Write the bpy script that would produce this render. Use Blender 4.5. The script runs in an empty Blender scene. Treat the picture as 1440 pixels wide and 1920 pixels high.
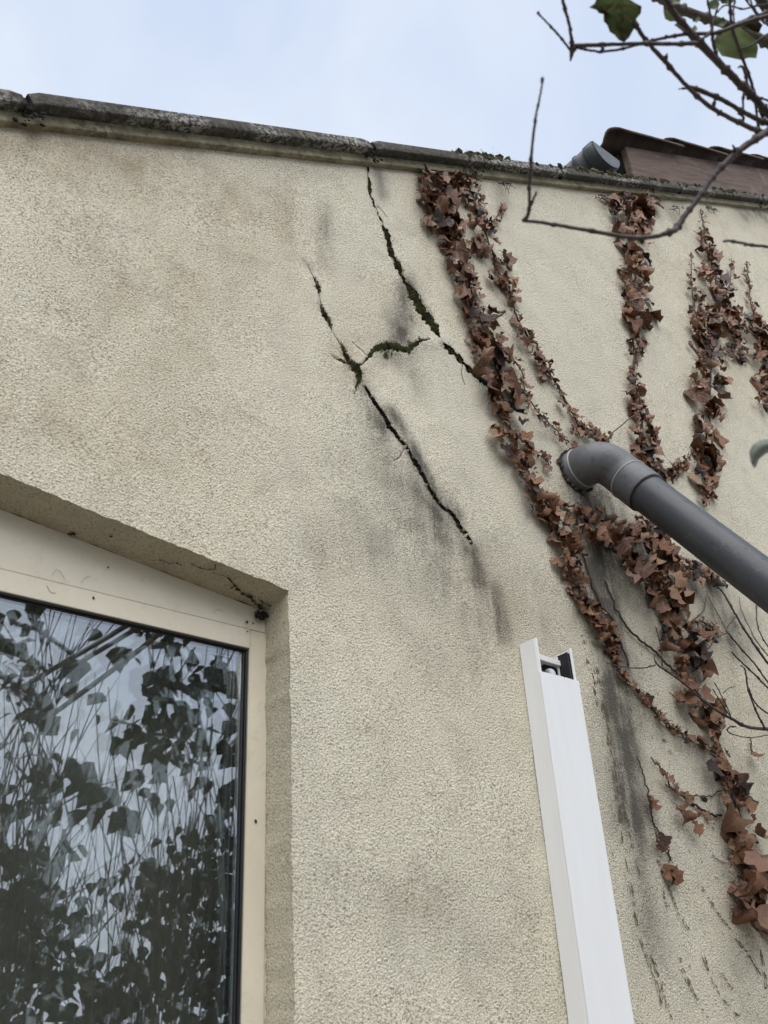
import bpy, bmesh, math, random
import numpy as np
from mathutils import Vector, Matrix, noise as mn
from mathutils.geometry import delaunay_2d_cdt
random.seed(7)
S = bpy.context.scene
COL = S.collection
rad = math.radians

# ------------------------------------------------------------------ camera
# wall plane is y = 0 (house behind it, y > 0); camera stands 1.1 m in front of it, looking up and to the right
D, ZC, F = 1.1, 1.65, 1752.6
RM = np.array([[0.78586325, 0.05283197, -0.61613938],
               [0.27985447, 0.85809745, 0.43052323],
               [0.55145302, -0.51076174, 0.65956198]])
def ray(px, py):
    return RM.T @ np.array([(px - 720) / F, (py - 960) / F, 1.0])
def at(px, py, y=0.0):
    r = ray(px, py); q = r * ((D + y) / r[2])
    return Vector((q[0], y, ZC - q[1]))
def away(px, py, dist):
    r = ray(px, py); r = r / np.linalg.norm(r) * dist
    return Vector((r[0], r[2] - D, ZC - r[1]))
def topx(X, Y, Z):
    c = RM @ np.array([X, ZC - Z, Y + D]); return c[0] / c[2] * F + 720, c[1] / c[2] * F + 960
cam = bpy.data.cameras.new('camera'); co = bpy.data.objects.new('camera', cam); COL.objects.link(co)
bl = lambda v: Vector((v[0], v[2], -v[1]))
rx, ryd, fw = bl(RM[0]), bl(RM[1]), bl(RM[2])
m = Matrix((rx, -ryd, -fw)).transposed().to_4x4(); m.translation = Vector((0, -D, ZC))
co.matrix_world = m
cam.sensor_fit = 'VERTICAL'; cam.sensor_height = 36; cam.lens = F / 1920 * 36
cam.clip_start = .05; cam.clip_end = 2000
cam.dof.use_dof = True; cam.dof.focus_distance = 2.1; cam.dof.aperture_fstop = 9
S.camera = co

# ------------------------------------------------------------------ light: overcast day
SUN_EL, SUN_AZ = 56, 205
W = bpy.data.worlds.new('World'); S.world = W; W.use_nodes = True
nt = W.node_tree; N = nt.nodes; L = nt.links
bg = N['Background']; bg.inputs['Strength'].default_value = .1
sky = N.new('ShaderNodeTexSky'); sky.sky_type = 'NISHITA'; sky.sun_disc = False
sky.sun_elevation = rad(SUN_EL); sky.sun_rotation = rad(SUN_AZ)
tc = N.new('ShaderNodeTexCoord')
n1 = N.new('ShaderNodeTexNoise'); n1.inputs['Scale'].default_value = 2.6; n1.inputs['Detail'].default_value = 5; n1.inputs['Distortion'].default_value = .6
L.new(tc.outputs['Generated'], n1.inputs['Vector'])
cr = N.new('ShaderNodeValToRGB')
cr.color_ramp.elements[0].position = .36; cr.color_ramp.elements[0].color = (3.25, 3.78, 4.78, 1)
cr.color_ramp.elements[1].position = .64; cr.color_ramp.elements[1].color = (4.35, 4.68, 5.15, 1)
L.new(n1.outputs['Fac'], cr.inputs['Fac'])
mx = N.new('ShaderNodeMix'); mx.data_type = 'RGBA'; mx.inputs['Factor'].default_value = .93
L.new(sky.outputs['Color'], mx.inputs['A']); L.new(cr.outputs['Color'], mx.inputs['B'])
L.new(mx.outputs['Result'], bg.inputs['Color'])
sl = bpy.data.lights.new('sun', 'SUN'); so = bpy.data.objects.new('sun', sl); COL.objects.link(so)
sl.energy = 1.5; sl.angle = rad(70); sl.color = (1, .97, .93)
# light comes from in front of the wall, high, a little from the left
sd = Vector((-.35, -.75, 1.15)).normalized()
so.rotation_euler = sd.to_track_quat('Z', 'Y').to_euler()
sky.sun_elevation = math.asin(sd.z); sky.sun_rotation = math.atan2(sd.x, sd.y)
S.view_settings.view_transform = 'Standard'; S.view_settings.look = 'None'
S.view_settings.gamma = 1; S.view_settings.use_curve_mapping = False
S.view_settings.exposure = 1.0

# ------------------------------------------------------------------ materials
def mat(name):
    m = bpy.data.materials.new(name); m.use_nodes = True
    return m, m.node_tree.nodes, m.node_tree.links, m.node_tree.nodes['Principled BSDF']
def nz(N, L, scale, detail=3, rough=.55, dist=0, vec=None, coord='Object'):
    n = N.new('ShaderNodeTexNoise'); n.inputs['Scale'].default_value = scale; n.inputs['Detail'].default_value = detail
    n.inputs['Roughness'].default_value = rough; n.inputs['Distortion'].default_value = dist
    if vec is None:
        t = N.new('ShaderNodeTexCoord'); vec = t.outputs[coord]
    L.new(vec, n.inputs['Vector']); return n.outputs['Fac']
def ramp(N, L, fac, stops):
    r = N.new('ShaderNodeValToRGB'); e = r.color_ramp.elements
    while len(e) < len(stops): e.new(.5)
    for el, (p, c) in zip(e, stops):
        el.position = p; el.color = (*c, 1) if not isinstance(c, (int, float)) else (c, c, c, 1)
    L.new(fac, r.inputs['Fac']); return r.outputs['Color']
def mixc(N, L, fac, a, b, blend='MIX'):
    x = N.new('ShaderNodeMix'); x.data_type = 'RGBA'; x.blend_type = blend
    for k, v in (('Factor', fac), ('A', a), ('B', b)):
        s = x.inputs[k] if k != 'Factor' else x.inputs['Factor']
        if hasattr(v, 'links'): L.new(v, s)
        elif isinstance(v, (int, float)): s.default_value = v
        else: s.default_value = (*v, 1)
    return x.outputs['Result']
def mth(N, L, op, a, b=0.0):
    x = N.new('ShaderNodeMath'); x.operation = op
    for i, v in enumerate((a, b)):
        if hasattr(v, 'links'): L.new(v, x.inputs[i])
        else: x.inputs[i].default_value = v
    return x.outputs[0]
def bump(N, L, P, h, dist, strength=1.0):
    b = N.new('ShaderNodeBump'); b.inputs['Distance'].default_value = dist; b.inputs['Strength'].default_value = strength
    L.new(h, b.inputs['Height']); L.new(b.outputs['Normal'], P.inputs['Normal'])

def make_plaster(name, light=(.83, .775, .62), dark=(.25, .215, .15), bd=.007):
    m, N, L, P = mat(name)
    tcn = N.new('ShaderNodeTexCoord'); v = tcn.outputs['Object']
    g1 = nz(N, L, 300, 2, .55, .35, v); g2 = nz(N, L, 620, 2, .6, .1, v)
    h = mth(N, L, 'ADD', mth(N, L, 'MULTIPLY', g1, .75), mth(N, L, 'MULTIPLY', g2, .25))
    # trowelled patches: the grain is coarser here, rubbed flatter there
    tp = ramp(N, L, nz(N, L, 6, 4, .6, .8, v), [(.35, .35), (.65, 1.0)])
    h = mth(N, L, 'ADD', mth(N, L, 'MULTIPLY', mth(N, L, 'SUBTRACT', h, .5), mth(N, L, 'ADD', mth(N, L, 'MULTIPLY', tp, .4), .65)), .5)
    grain = ramp(N, L, h, [(.34, dark), (.45, tuple(.35 * a + .65 * b for a, b in zip(dark, light))), (.58, light)])  # pits painted darker, for grime and for the shade inside them
    b1 = nz(N, L, 2.3, 5, .6, .5, v); b2 = nz(N, L, 11, 4, .65, .3, v)
    c = mixc(N, L, ramp(N, L, b1, [(.42, 0), (.72, .24)]), grain, (.50, .41, .26))
    c = mixc(N, L, ramp(N, L, b2, [(.5, 0), (.78, .4)]), c, (.30, .275, .215))
    b3 = nz(N, L, 4.1, 4, .6, .2, v)
    c = mixc(N, L, ramp(N, L, b3, [(.55, 0), (.8, .35)]), c, (.62, .60, .53))
    # algae and soot marks, painted shade under the elbow, weighted by a per-point amount, gathered in the grain
    for att, colr in (('soot_shade', (.128, .117, .098)), ('rust', (.30, .215, .125)), ('pale', (.66, .62, .51))):
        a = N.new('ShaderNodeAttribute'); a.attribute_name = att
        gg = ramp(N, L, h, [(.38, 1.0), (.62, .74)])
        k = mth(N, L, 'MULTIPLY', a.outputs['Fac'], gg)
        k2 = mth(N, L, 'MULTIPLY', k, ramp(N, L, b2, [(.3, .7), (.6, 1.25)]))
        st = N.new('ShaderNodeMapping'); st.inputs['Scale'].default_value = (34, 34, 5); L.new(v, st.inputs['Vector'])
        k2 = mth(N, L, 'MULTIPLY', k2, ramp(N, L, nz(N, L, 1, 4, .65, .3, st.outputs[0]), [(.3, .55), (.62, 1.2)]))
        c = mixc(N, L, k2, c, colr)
    L.new(c, P.inputs['Base Color']); P.inputs['Roughness'].default_value = .93
    P.inputs['Specular IOR Level'].default_value = .2
    bump(N, L, P, h, bd, 1.0)
    return m
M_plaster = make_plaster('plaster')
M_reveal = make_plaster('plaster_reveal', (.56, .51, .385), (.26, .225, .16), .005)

def simple(name, colr, rough=.6, var=.15, scale=20, bs=0, bscale=200, spec=.5, metal=0):
    m, N, L, P = mat(name)
    t = N.new('ShaderNodeTexCoord'); v = t.outputs['Object']
    f = nz(N, L, scale, 5, .6, .2, v)
    c = ramp(N, L, f, [(.3, tuple(x * (1 - var) for x in colr)), (.7, tuple(min(1, x * (1 + var)) for x in colr))])
    L.new(c, P.inputs['Base Color']); P.inputs['Roughness'].default_value = rough; P.inputs['Metallic'].default_value = metal
    P.inputs['Specular IOR Level'].default_value = spec
    if bs: bump(N, L, P, nz(N, L, bscale, 4, .6, 0, v), bs)
    return m
M_dirt = simple('crack_dirt', (.018, .016, .012), .95, .4, 120, .002)
M_black = simple('black_rubber', (.008, .008, .01), .45, .2, 60)
M_foam = simple('black_foam', (.008, .009, .010), .7, .2, 60, .001, 300)
M_twine = simple('cobweb', (.03, .025, .018), .9, .3, 80)
def make_white():
    m, N, L, P = mat('white_plastic'); t = N.new('ShaderNodeTexCoord'); v = t.outputs['Object']
    st = N.new('ShaderNodeMapping'); st.inputs['Scale'].default_value = (40, 40, 4); L.new(v, st.inputs['Vector'])
    c = ramp(N, L, nz(N, L, 1, 4, .6, .3, st.outputs[0]), [(.35, (.785, .787, .785)), (.65, (.81, .818, .825))])
    c = mixc(N, L, ramp(N, L, nz(N, L, 70, 5, .75, .3, v), [(.68, 0), (.76, .5)]), c, (.42, .40, .36))
    L.new(c, P.inputs['Base Color']); P.inputs['Roughness'].default_value = .4; return m
M_white = make_white()
M_white2 = simple('white_clip', (.72, .71, .72), .45, .05, 30)
M_greypipe = simple('pale_tube', (.42, .43, .46), .5, .1, 30)
M_dark_room = simple('dark_room', (.03, .03, .03), .9, .2, 3)
M_curtain = simple('taupe_curtain', (.42, .375, .33), .9, .06, 9)
M_hem = simple('pale_hem', (.75, .77, .76), .85, .06, 20)
M_ground = simple('garden_soil', (.17, .148, .115), .95, .4, 1.5, .02, 8)
M_bark_far = simple('dark_bark', (.05, .045, .035), .9, .3, 12)
M_bark_old = simple('grey_bark', (.10, .085, .07), .85, .35, 45, .002, 220)

def make_frame():
    m, N, L, P = mat('cream_frame')
    t = N.new('ShaderNodeTexCoord'); v = t.outputs['Object']
    f = nz(N, L, 7, 5, .65, .4, v); s = nz(N, L, 160, 3, .7, .5, v); s2 = nz(N, L, 26, 4, .7, 1.5, v)
    c = ramp(N, L, f, [(.3, (.60, .545, .425)), (.7, (.68, .625, .50))])
    c = mixc(N, L, ramp(N, L, s, [(.70, 0), (.76, .55)]), c, (.16, .12, .08))
    c = mixc(N, L, ramp(N, L, s2, [(.56, 0), (.75, .3)]), c, (.36, .31, .22))
    L.new(c, P.inputs['Base Color']); P.inputs['Roughness'].default_value = .2
    P.inputs['Specular IOR Level'].default_value = .5
    bump(N, L, P, f, .001)
    return m
M_frame = make_frame()

def make_glass():
    m = bpy.data.materials.new('window_glass'); m.use_nodes = True
    N, L = m.node_tree.nodes, m.node_tree.links; N.remove(N['Principled BSDF'])
    out = N['Material Output']
    tr = N.new('ShaderNodeBsdfTransparent'); tr.inputs['Color'].default_value = (.93, .95, .94, 1)
    gl = N.new('ShaderNodeBsdfGlossy'); gl.inputs['Roughness'].default_value = 0; gl.inputs['Color'].default_value = (.96, .98, 1, 1)
    lw = N.new('ShaderNodeLayerWeight'); lw.inputs['Blend'].default_value = .5
    fac = mth(N, L, 'ADD', mth(N, L, 'MULTIPLY', mth(N, L, 'POWER', lw.outputs['Facing'], 4.0), .7), .235)
    mx = N.new('ShaderNodeMixShader'); L.new(fac, mx.inputs[0]); L.new(tr.outputs[0], mx.inputs[1]); L.new(gl.outputs[0], mx.inputs[2])
    L.new(mx.outputs[0], out.inputs['Surface'])
    t = N.new('ShaderNodeTexCoord')
    b = N.new('ShaderNodeBump'); b.inputs['Distance'].default_value = .0006; b.inputs['Strength'].default_value = .5
    n = N.new('ShaderNodeTexNoise'); n.inputs['Scale'].default_value = 3.0; n.inputs['Detail'].default_value = 1
    L.new(t.outputs['Object'], n.inputs['Vector']); L.new(n.outputs['Fac'], b.inputs['Height']); L.new(b.outputs['Normal'], gl.inputs['Normal'])
    return m
M_glass = make_glass()

def make_concrete():
    m, N, L, P = mat('weathered_concrete')
    t = N.new('ShaderNodeTexCoord'); v = t.outputs['Object']
    a = nz(N, L, 9, 6, .7, .3, v); b = nz(N, L, 85, 5, .75, .2, v); c3 = nz(N, L, 3.2, 3, .6, 0, v); g = nz(N, L, 260, 3, .7, 0, v)
    c = ramp(N, L, b, [(.3, (.045, .041, .035)), (.5, (.10, .093, .08)), (.70, (.19, .178, .155))])
    li = mth(N, L, 'MULTIPLY', ramp(N, L, b, [(.47, 0), (.56, 1)]), ramp(N, L, c3, [(.48, 0), (.58, 1)]))
    c = mixc(N, L, mth(N, L, 'MULTIPLY', li, .85), c, (.50, .49, .46))
    c = mixc(N, L, ramp(N, L, a, [(.55, 0), (.75, .5)]), c, (.055, .062, .022))
    L.new(c, P.inputs['Base Color']); P.inputs['Roughness'].default_value = .95; P.inputs['Specular IOR Level'].default_value = .2
    bump(N, L, P, mth(N, L, 'ADD', b, mth(N, L, 'MULTIPLY', g, .4)), .008)
    return m
M_conc = make_concrete()
def make_bed():
    m, N, L, P = mat('cream_mortar')
    t = N.new('ShaderNodeTexCoord'); v = t.outputs['Object']
    a = nz(N, L, 14, 5, .7, .5, v); b = nz(N, L, 90, 4, .7, 0, v)
    c = ramp(N, L, a, [(.35, (.13, .115, .068)), (.6, (.33, .30, .195))])
    c = mixc(N, L, ramp(N, L, mth(N, L, 'ADD', mth(N, L, 'MULTIPLY', b, .5), mth(N, L, 'MULTIPLY', nz(N, L, 7, 5, .7, 0, v), .5)), [(.52, 0), (.62, .8)]), c, (.07, .06, .042))
    L.new(c, P.inputs['Base Color']); P.inputs['Roughness'].default_value = .9
    bump(N, L, P, b, .004); return m
M_bed = make_bed()

def make_leaf(name, stops, tint=(.30, .17, .10), rough=.5, trans=0.0):
    m, N, L, P = mat(name)
    oi = N.new('ShaderNodeObjectInfo'); t = N.new('ShaderNodeTexCoord'); v = t.outputs['Object']
    c = ramp(N, L, oi.outputs['Random'], stops)
    f = nz(N, L, 60, 4, .65, .6, v)
    c = mixc(N, L, ramp(N, L, f, [(.45, 0), (.75, .55)]), c, tint)
    f2 = nz(N, L, 25, 3, .6, .2, v)
    c = mixc(N, L, ramp(N, L, f2, [(.5, 0), (.72, .5)]), c, tuple(x * .35 for x in stops[0][1]))
    L.new(c, P.inputs['Base Color']); P.inputs['Roughness'].default_value = .38; P.inputs['Specular IOR Level'].default_value = .5
    w = nz(N, L, 220, 3, .6, 1.0, v); bump(N, L, P, w, .0012)
    return m
M_leaf = make_leaf('dead_ivy_leaf', [(0, (.105, .040, .017)), (.35, (.19, .079, .034)), (.7, (.26, .122, .058)), (1, (.34, .19, .105))])
M_leaf_dark = make_leaf('dark_dead_leaf', [(0, (.030, .015, .011)), (1, (.06, .028, .019))], (.08, .04, .025))
M_leaf_tan = make_leaf('tan_dead_leaf', [(0, (.23, .115, .065)), (1, (.33, .185, .12))], (.38, .24, .16))
def make_green(name, a, b, brown, th=.53):
    m, N, L, P = mat(name); t = N.new('ShaderNodeTexCoord'); v = t.outputs['Object']
    f = nz(N, L, 30, 4, .6, .4, v)
    c = ramp(N, L, f, [(.35, a), (.65, b)])
    c = mixc(N, L, ramp(N, L, nz(N, L, 45, 5, .7, .8, v), [(th, 0), (th + .1, brown)]), c, (.035, .024, .015))
    L.new(c, P.inputs['Base Color']); P.inputs['Roughness'].default_value = .5
    tl = N.new('ShaderNodeBsdfTranslucent'); L.new(c, tl.inputs['Color'])
    ms = N.new('ShaderNodeMixShader'); ms.inputs[0].default_value = .35
    L.new(P.outputs[0], ms.inputs[1]); L.new(tl.outputs[0], ms.inputs[2]); L.new(ms.outputs[0], N['Material Output'].inputs['Surface'])
    bump(N, L, P, f, .002)
    return m
M_green = make_green('green_leaf', (.05, .072, .022), (.085, .11, .04), 1.0, .47)
M_green2 = make_green('pale_green_leaf', (.13, .17, .07), (.19, .235, .11), .3)
M_sage = make_green('sage_leaf', (.16, .19, .15), (.26, .29, .25), .5)
M_fol = make_green('shrub_foliage', (.028, .034, .018), (.05, .055, .03), .5)
M_fol2 = make_green('hedge_foliage', (.025, .035, .018), (.045, .055, .026), .5)
M_moss = simple('moss', (.080, .088, .022), .95, .6, 90)
M_moss_dark = simple('dark_moss', (.042, .042, .017), .95, .6, 120)
M_moss_pale = simple('pale_moss', (.075, .072, .034), .95, .6, 60)
M_stem = simple('vine_stem', (.06, .038, .028), .8, .35, 90, .002, 300)
M_twig = simple('twig_bark', (.052, .034, .031), .6, .35, 70, .001, 300)
M_twig_pale = simple('pale_stem', (.17, .14, .10), .7, .3, 70)
M_scar = simple('dry_rootlets', (.13, .105, .068), .95, .4, 120)
M_nest = simple('dark_nest', (.012, .009, .007), .95, .4, 120, .003, 150)
def make_pvc(name='grey_pvc', a0=(.080, .084, .091), a1=(.122, .126, .134)):
    m, N, L, P = mat(name); t = N.new('ShaderNodeTexCoord'); v = t.outputs['Object']
    a = nz(N, L, 6, 5, .6, .4, v); s = nz(N, L, 55, 4, .75, .3, v); s2 = nz(N, L, 30, 3, .6, 2.0, v)
    c = ramp(N, L, a, [(.3, a0), (.7, a1)])
    c = mixc(N, L, ramp(N, L, s, [(.54, 0), (.66, .6)]), c, (.050, .047, .042))
    c = mixc(N, L, ramp(N, L, s2, [(.62, 0), (.8, .35)]), c, (.24, .23, .21))
    L.new(c, P.inputs['Base Color']); P.inputs['Specular IOR Level'].default_value = .45
    L.new(ramp(N, L, a, [(.3, .34), (.7, .5)]), P.inputs['Roughness'])
    bump(N, L, P, s, .0006); return m
M_pvc = make_pvc()
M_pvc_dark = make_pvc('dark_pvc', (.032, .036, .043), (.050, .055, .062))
M_pvc_seam = simple('pvc_seam', (.30, .30, .30), .45, .2, 20)
M_gutter = simple('slate_gutter', (.045, .055, .058), .45, .25, 14)
M_gutter_cap = simple('gutter_cap', (.095, .112, .122), .55, .3, 18)
def make_wood():
    m, N, L, P = mat('weathered_board'); t = N.new('ShaderNodeTexCoord')
    mp = N.new('ShaderNodeMapping'); L.new(t.outputs['Object'], mp.inputs['Vector'])
    mp.inputs['Rotation'].default_value = (0, rad(30.8), 0)
    mp2 = N.new('ShaderNodeMapping'); L.new(mp.outputs[0], mp2.inputs['Vector']); mp2.inputs['Scale'].default_value = (1.0, 10, 14)
    v = mp2.outputs[0]
    a = nz(N, L, 3, 6, .7, .8, v); b = nz(N, L, 9, 5, .7, .5, v)
    c = ramp(N, L, a, [(.35, (.065, .038, .026)), (.65, (.165, .102, .070))])
    c = mixc(N, L, ramp(N, L, b, [(.5, 0), (.72, .6)]), c, (.05, .028, .02))
    pv = nz(N, L, 4, 5, .7, .5, t.outputs['Object'])
    c = mixc(N, L, ramp(N, L, pv, [(.55, 0), (.7, .55)]), c, (.28, .22, .19))
    L.new(c, P.inputs['Base Color']); P.inputs['Roughness'].default_value = .75
    bump(N, L, P, b, .004); return m
M_wood = make_wood()
M_tile = simple('old_clay_tile', (.09, .058, .042), .85, .5, 16, .004, 90)
M_tile2 = simple('tile_edge', (.16, .085, .055), .85, .4, 20, .004, 90)

# ------------------------------------------------------------------ mesh helpers
class MB:
    def __init__(s): s.v = []; s.f = []; s.mi = []
    def add(s, vs, fs, mi=0):
        k = len(s.v); s.v += [tuple(v) for v in vs]; s.f += [tuple(i + k for i in f) for f in fs]; s.mi += [mi] * len(fs); return s
    def box(s, x0, x1, y0, y1, z0, z1, mi=0):
        vs = [(x, y, z) for x in (x0, x1) for y in (y0, y1) for z in (z0, z1)]
        return s.add(vs, [(0, 1, 3, 2), (4, 6, 7, 5), (0, 4, 5, 1), (2, 3, 7, 6), (0, 2, 6, 4), (1, 5, 7, 3)], mi)
    def prism(s, poly, y0, y1, mi=0):      # poly in (x, z), extruded along y
        n = len(poly)
        vs = [(x, y0, z) for x, z in poly] + [(x, y1, z) for x, z in poly]
        fs = [tuple(range(n)), tuple(range(2 * n - 1, n - 1, -1))] + [(i, i + n, (i + 1) % n + n, (i + 1) % n) for i in range(n)]
        return s.add(vs, fs, mi)
    def tube(s, pts, rs, sides=8, cap=True, mi=0):
        pts = [Vector(p) for p in pts]; n = len(pts)
        if isinstance(rs, (int, float)): rs = [rs] * n
        t0 = (pts[1] - pts[0]).normalized(); u = t0.orthogonal().normalized()
        vs = []; fs = []
        for i, p in enumerate(pts):
            t = ((pts[min(i + 1, n - 1)] - pts[max(i - 1, 0)])).normalized()
            u = (u - t * u.dot(t)).normalized(); w = t.cross(u)
            for k in range(sides):
                a = 2 * math.pi * k / sides; vs.append(p + (u * math.cos(a) + w * math.sin(a)) * rs[i])
        for i in range(n - 1):
            for k in range(sides):
                a = i * sides + k; b = i * sides + (k + 1) % sides
                fs.append((a, b, b + sides, a + sides))
        if cap:
            fs.append(tuple(range(sides - 1, -1, -1))); fs.append(tuple((n - 1) * sides + k for k in range(sides)))
        return s.add(vs, fs, mi)
    def blob(s, c, r, j=.35, squash=(1, 1, 1), mi=0):
        t = (1 + 5 ** .5) / 2
        base = [(-1, t, 0), (1, t, 0), (-1, -t, 0), (1, -t, 0), (0, -1, t), (0, 1, t), (0, -1, -t), (0, 1, -t), (t, 0, -1), (t, 0, 1), (-t, 0, -1), (-t, 0, 1)]
        fs = [(0, 11, 5), (0, 5, 1), (0, 1, 7), (0, 7, 10), (0, 10, 11), (1, 5, 9), (5, 11, 4), (11, 10, 2), (10, 7, 6), (7, 1, 8), (3, 9, 4), (3, 4, 2), (3, 2, 6), (3, 6, 8), (3, 8, 9), (4, 9, 5), (2, 4, 11), (6, 2, 10), (8, 6, 7), (9, 8, 1)]
        c = Vector(c); vs = []
        for b in base:
            k = r / 1.902 * (1 + random.uniform(-j, j)); vs.append(c + Vector((b[0] * squash[0], b[1] * squash[1], b[2] * squash[2])) * k)
        return s.add(vs, fs, mi)
    def mesh(s, name, mats, smooth=False):
        me = bpy.data.meshes.new(name); me.from_pydata(s.v, [], s.f)
        for m_ in (mats if isinstance(mats, (list, tuple)) else [mats]): me.materials.append(m_)
        me.polygons.foreach_set('material_index', s.mi)
        if smooth: me.polygons.foreach_set('use_smooth', [True] * len(s.f))
        me.update(); return me
    def build(s, name, mats, parent=None, smooth=False, bevel=0, segs=2):
        me = s.mesh(name, mats, smooth)
        if bevel:
            bm = bmesh.new(); bm.from_mesh(me)
            ed = [e for e in bm.edges if len(e.link_faces) == 2 and e.calc_face_angle() > .6]
            bmesh.ops.bevel(bm, geom=ed, offset=bevel, segments=segs, affect='EDGES', clamp_overlap=True)
            bm.to_mesh(me); bm.free()
        o = bpy.data.objects.new(name, me); COL.objects.link(o)
        if parent: o.parent = parent; o.matrix_parent_inverse = Matrix.Translation(-parent.location)
        return o
def tag(o, label=None, cat=None, group=None, kind=None):
    if label: o['label'] = label
    if cat: o['category'] = cat
    if group: o['group'] = group
    if kind: o['kind'] = kind
    return o
def thing(name, label, cat, loc=(0, 0, 0), group=None):
    o = bpy.data.objects.new(name, None); COL.objects.link(o); o.location = loc; o.empty_display_size = .1
    return tag(o, label, cat, group)
def spline(pts, n=8):
    """Catmull-Rom through tuples of any length"""
    P = [np.array(p, float) for p in pts]
    if len(P) < 3:
        return [tuple(P[0] + (P[-1] - P[0]) * i / n) for i in range(n + 1)]
    P = [2 * P[0] - P[1]] + P + [2 * P[-1] - P[-2]]; out = []
    for i in range(1, len(P) - 2):
        a, b, c, d = P[i - 1:i + 3]
        for k in range(n):
            t = k / n
            out.append(tuple(.5 * (2 * b + (c - a) * t + (2 * a - 5 * b + 4 * c - d) * t * t + (3 * b - a - 3 * c + d) * t ** 3)))
    out.append(tuple(P[-2])); return out
def fbm(x, y, z, o=4): return mn.fractal(Vector((x, y, z)), 1.0, 2.0, o)

# ------------------------------------------------------------------ ground
g = MB().add([(-400, -400, 0), (400, -400, 0), (400, 400, 0), (-400, 400, 0)], [(0, 1, 2, 3)]).build('ground', M_ground)
tag(g, kind='structure')

# ------------------------------------------------------------------ house with the gable wall
SL, C0 = .5967884, 2.8912579
rz = lambda x: SL * x + C0
house = thing('house', 'cream pebble rendered gable house with cracked wall and raking stone coping', 'house', (0, 0, 0))

CR = {}
CR['a'] = [(688, 306, 2), (690, 335, 2), (692, 350, 4), (694, 365, 3), (700, 385, 1.5), (712, 415, 1.5), (719, 432, 4), (726, 450, 5.5), (733, 475, 5), (742, 492, 5), (750, 510, 6), (757, 530, 3.5), (768, 545, 7.5), (780, 568, 9), (795, 590, 9), (808, 608, 8), (816, 622, 5), (822, 637, 1.2)]
CR['b'] = [(808, 637, .8), (788, 641, 3), (770, 653, 5), (755, 658, 4), (735, 651, 7), (712, 653, 6), (700, 660, 4.5), (690, 672, 4), (680, 682, 2), (668, 691, 5)]
CR['c'] = [(573, 492, .5), (586, 518, 1.5), (595, 540, 4), (600, 560, 1), (605, 585, 4), (615, 603, 4), (625, 625, 1), (640, 650, 2.5), (650, 672, 4), (660, 685, 6), (669, 696, 8.5), (671, 712, 5.5), (667, 725, 3.5), (664, 742, .8)]
CR['d'] = [(625, 670, .8), (638, 676, 2.5), (655, 684, 2)]
CR['e'] = [(681, 725, .6), (697, 752, 3.5), (708, 768, 3.5), (718, 783, 4.5), (730, 805, 3.5), (745, 825, 2.5), (760, 842, 2.5), (775, 868, 4.5), (787, 886, 4.5), (800, 912, 2.5), (815, 935, 4.5), (828, 952, 3), (842, 962, 3), (853, 975, 4), (862, 992, 4), (872, 1005, 4.5), (882, 1022, .6)]
CR['f'] = [(828, 646, 1.5), (845, 660, 5), (860, 672, 4.5), (880, 695, 4.5), (905, 715, 4), (925, 735, 2.5), (945, 752, .8)]

CR['g'] = [(704, 388, .5), (716, 398, .6), (724, 410, .4)]
CR['h'] = [(688, 668, .5), (676, 655, .7), (660, 640, .4)]
CR['i'] = [(757, 843, .5), (748, 858, .7), (736, 866, .4)]
CR['j'] = [(868, 682, .5), (866, 700, .7), (872, 722, .4)]
def seg_d(p, poly):
    best = 1e9; bi = 0; bt = 0
    for i in range(len(poly) - 1):
        ax, ay = poly[i][:2]; bx, by = poly[i + 1][:2]
        dx, dy = bx - ax, by - ay; t = max(0, min(1, ((p[0] - ax) * dx + (p[1] - ay) * dy) / (dx * dx + dy * dy + 1e-12)))
        d = math.hypot(p[0] - ax - t * dx, p[1] - ay - t * dy)
        if d < best: best, bi, bt = d, i, t
    return best, bi, bt

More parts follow.
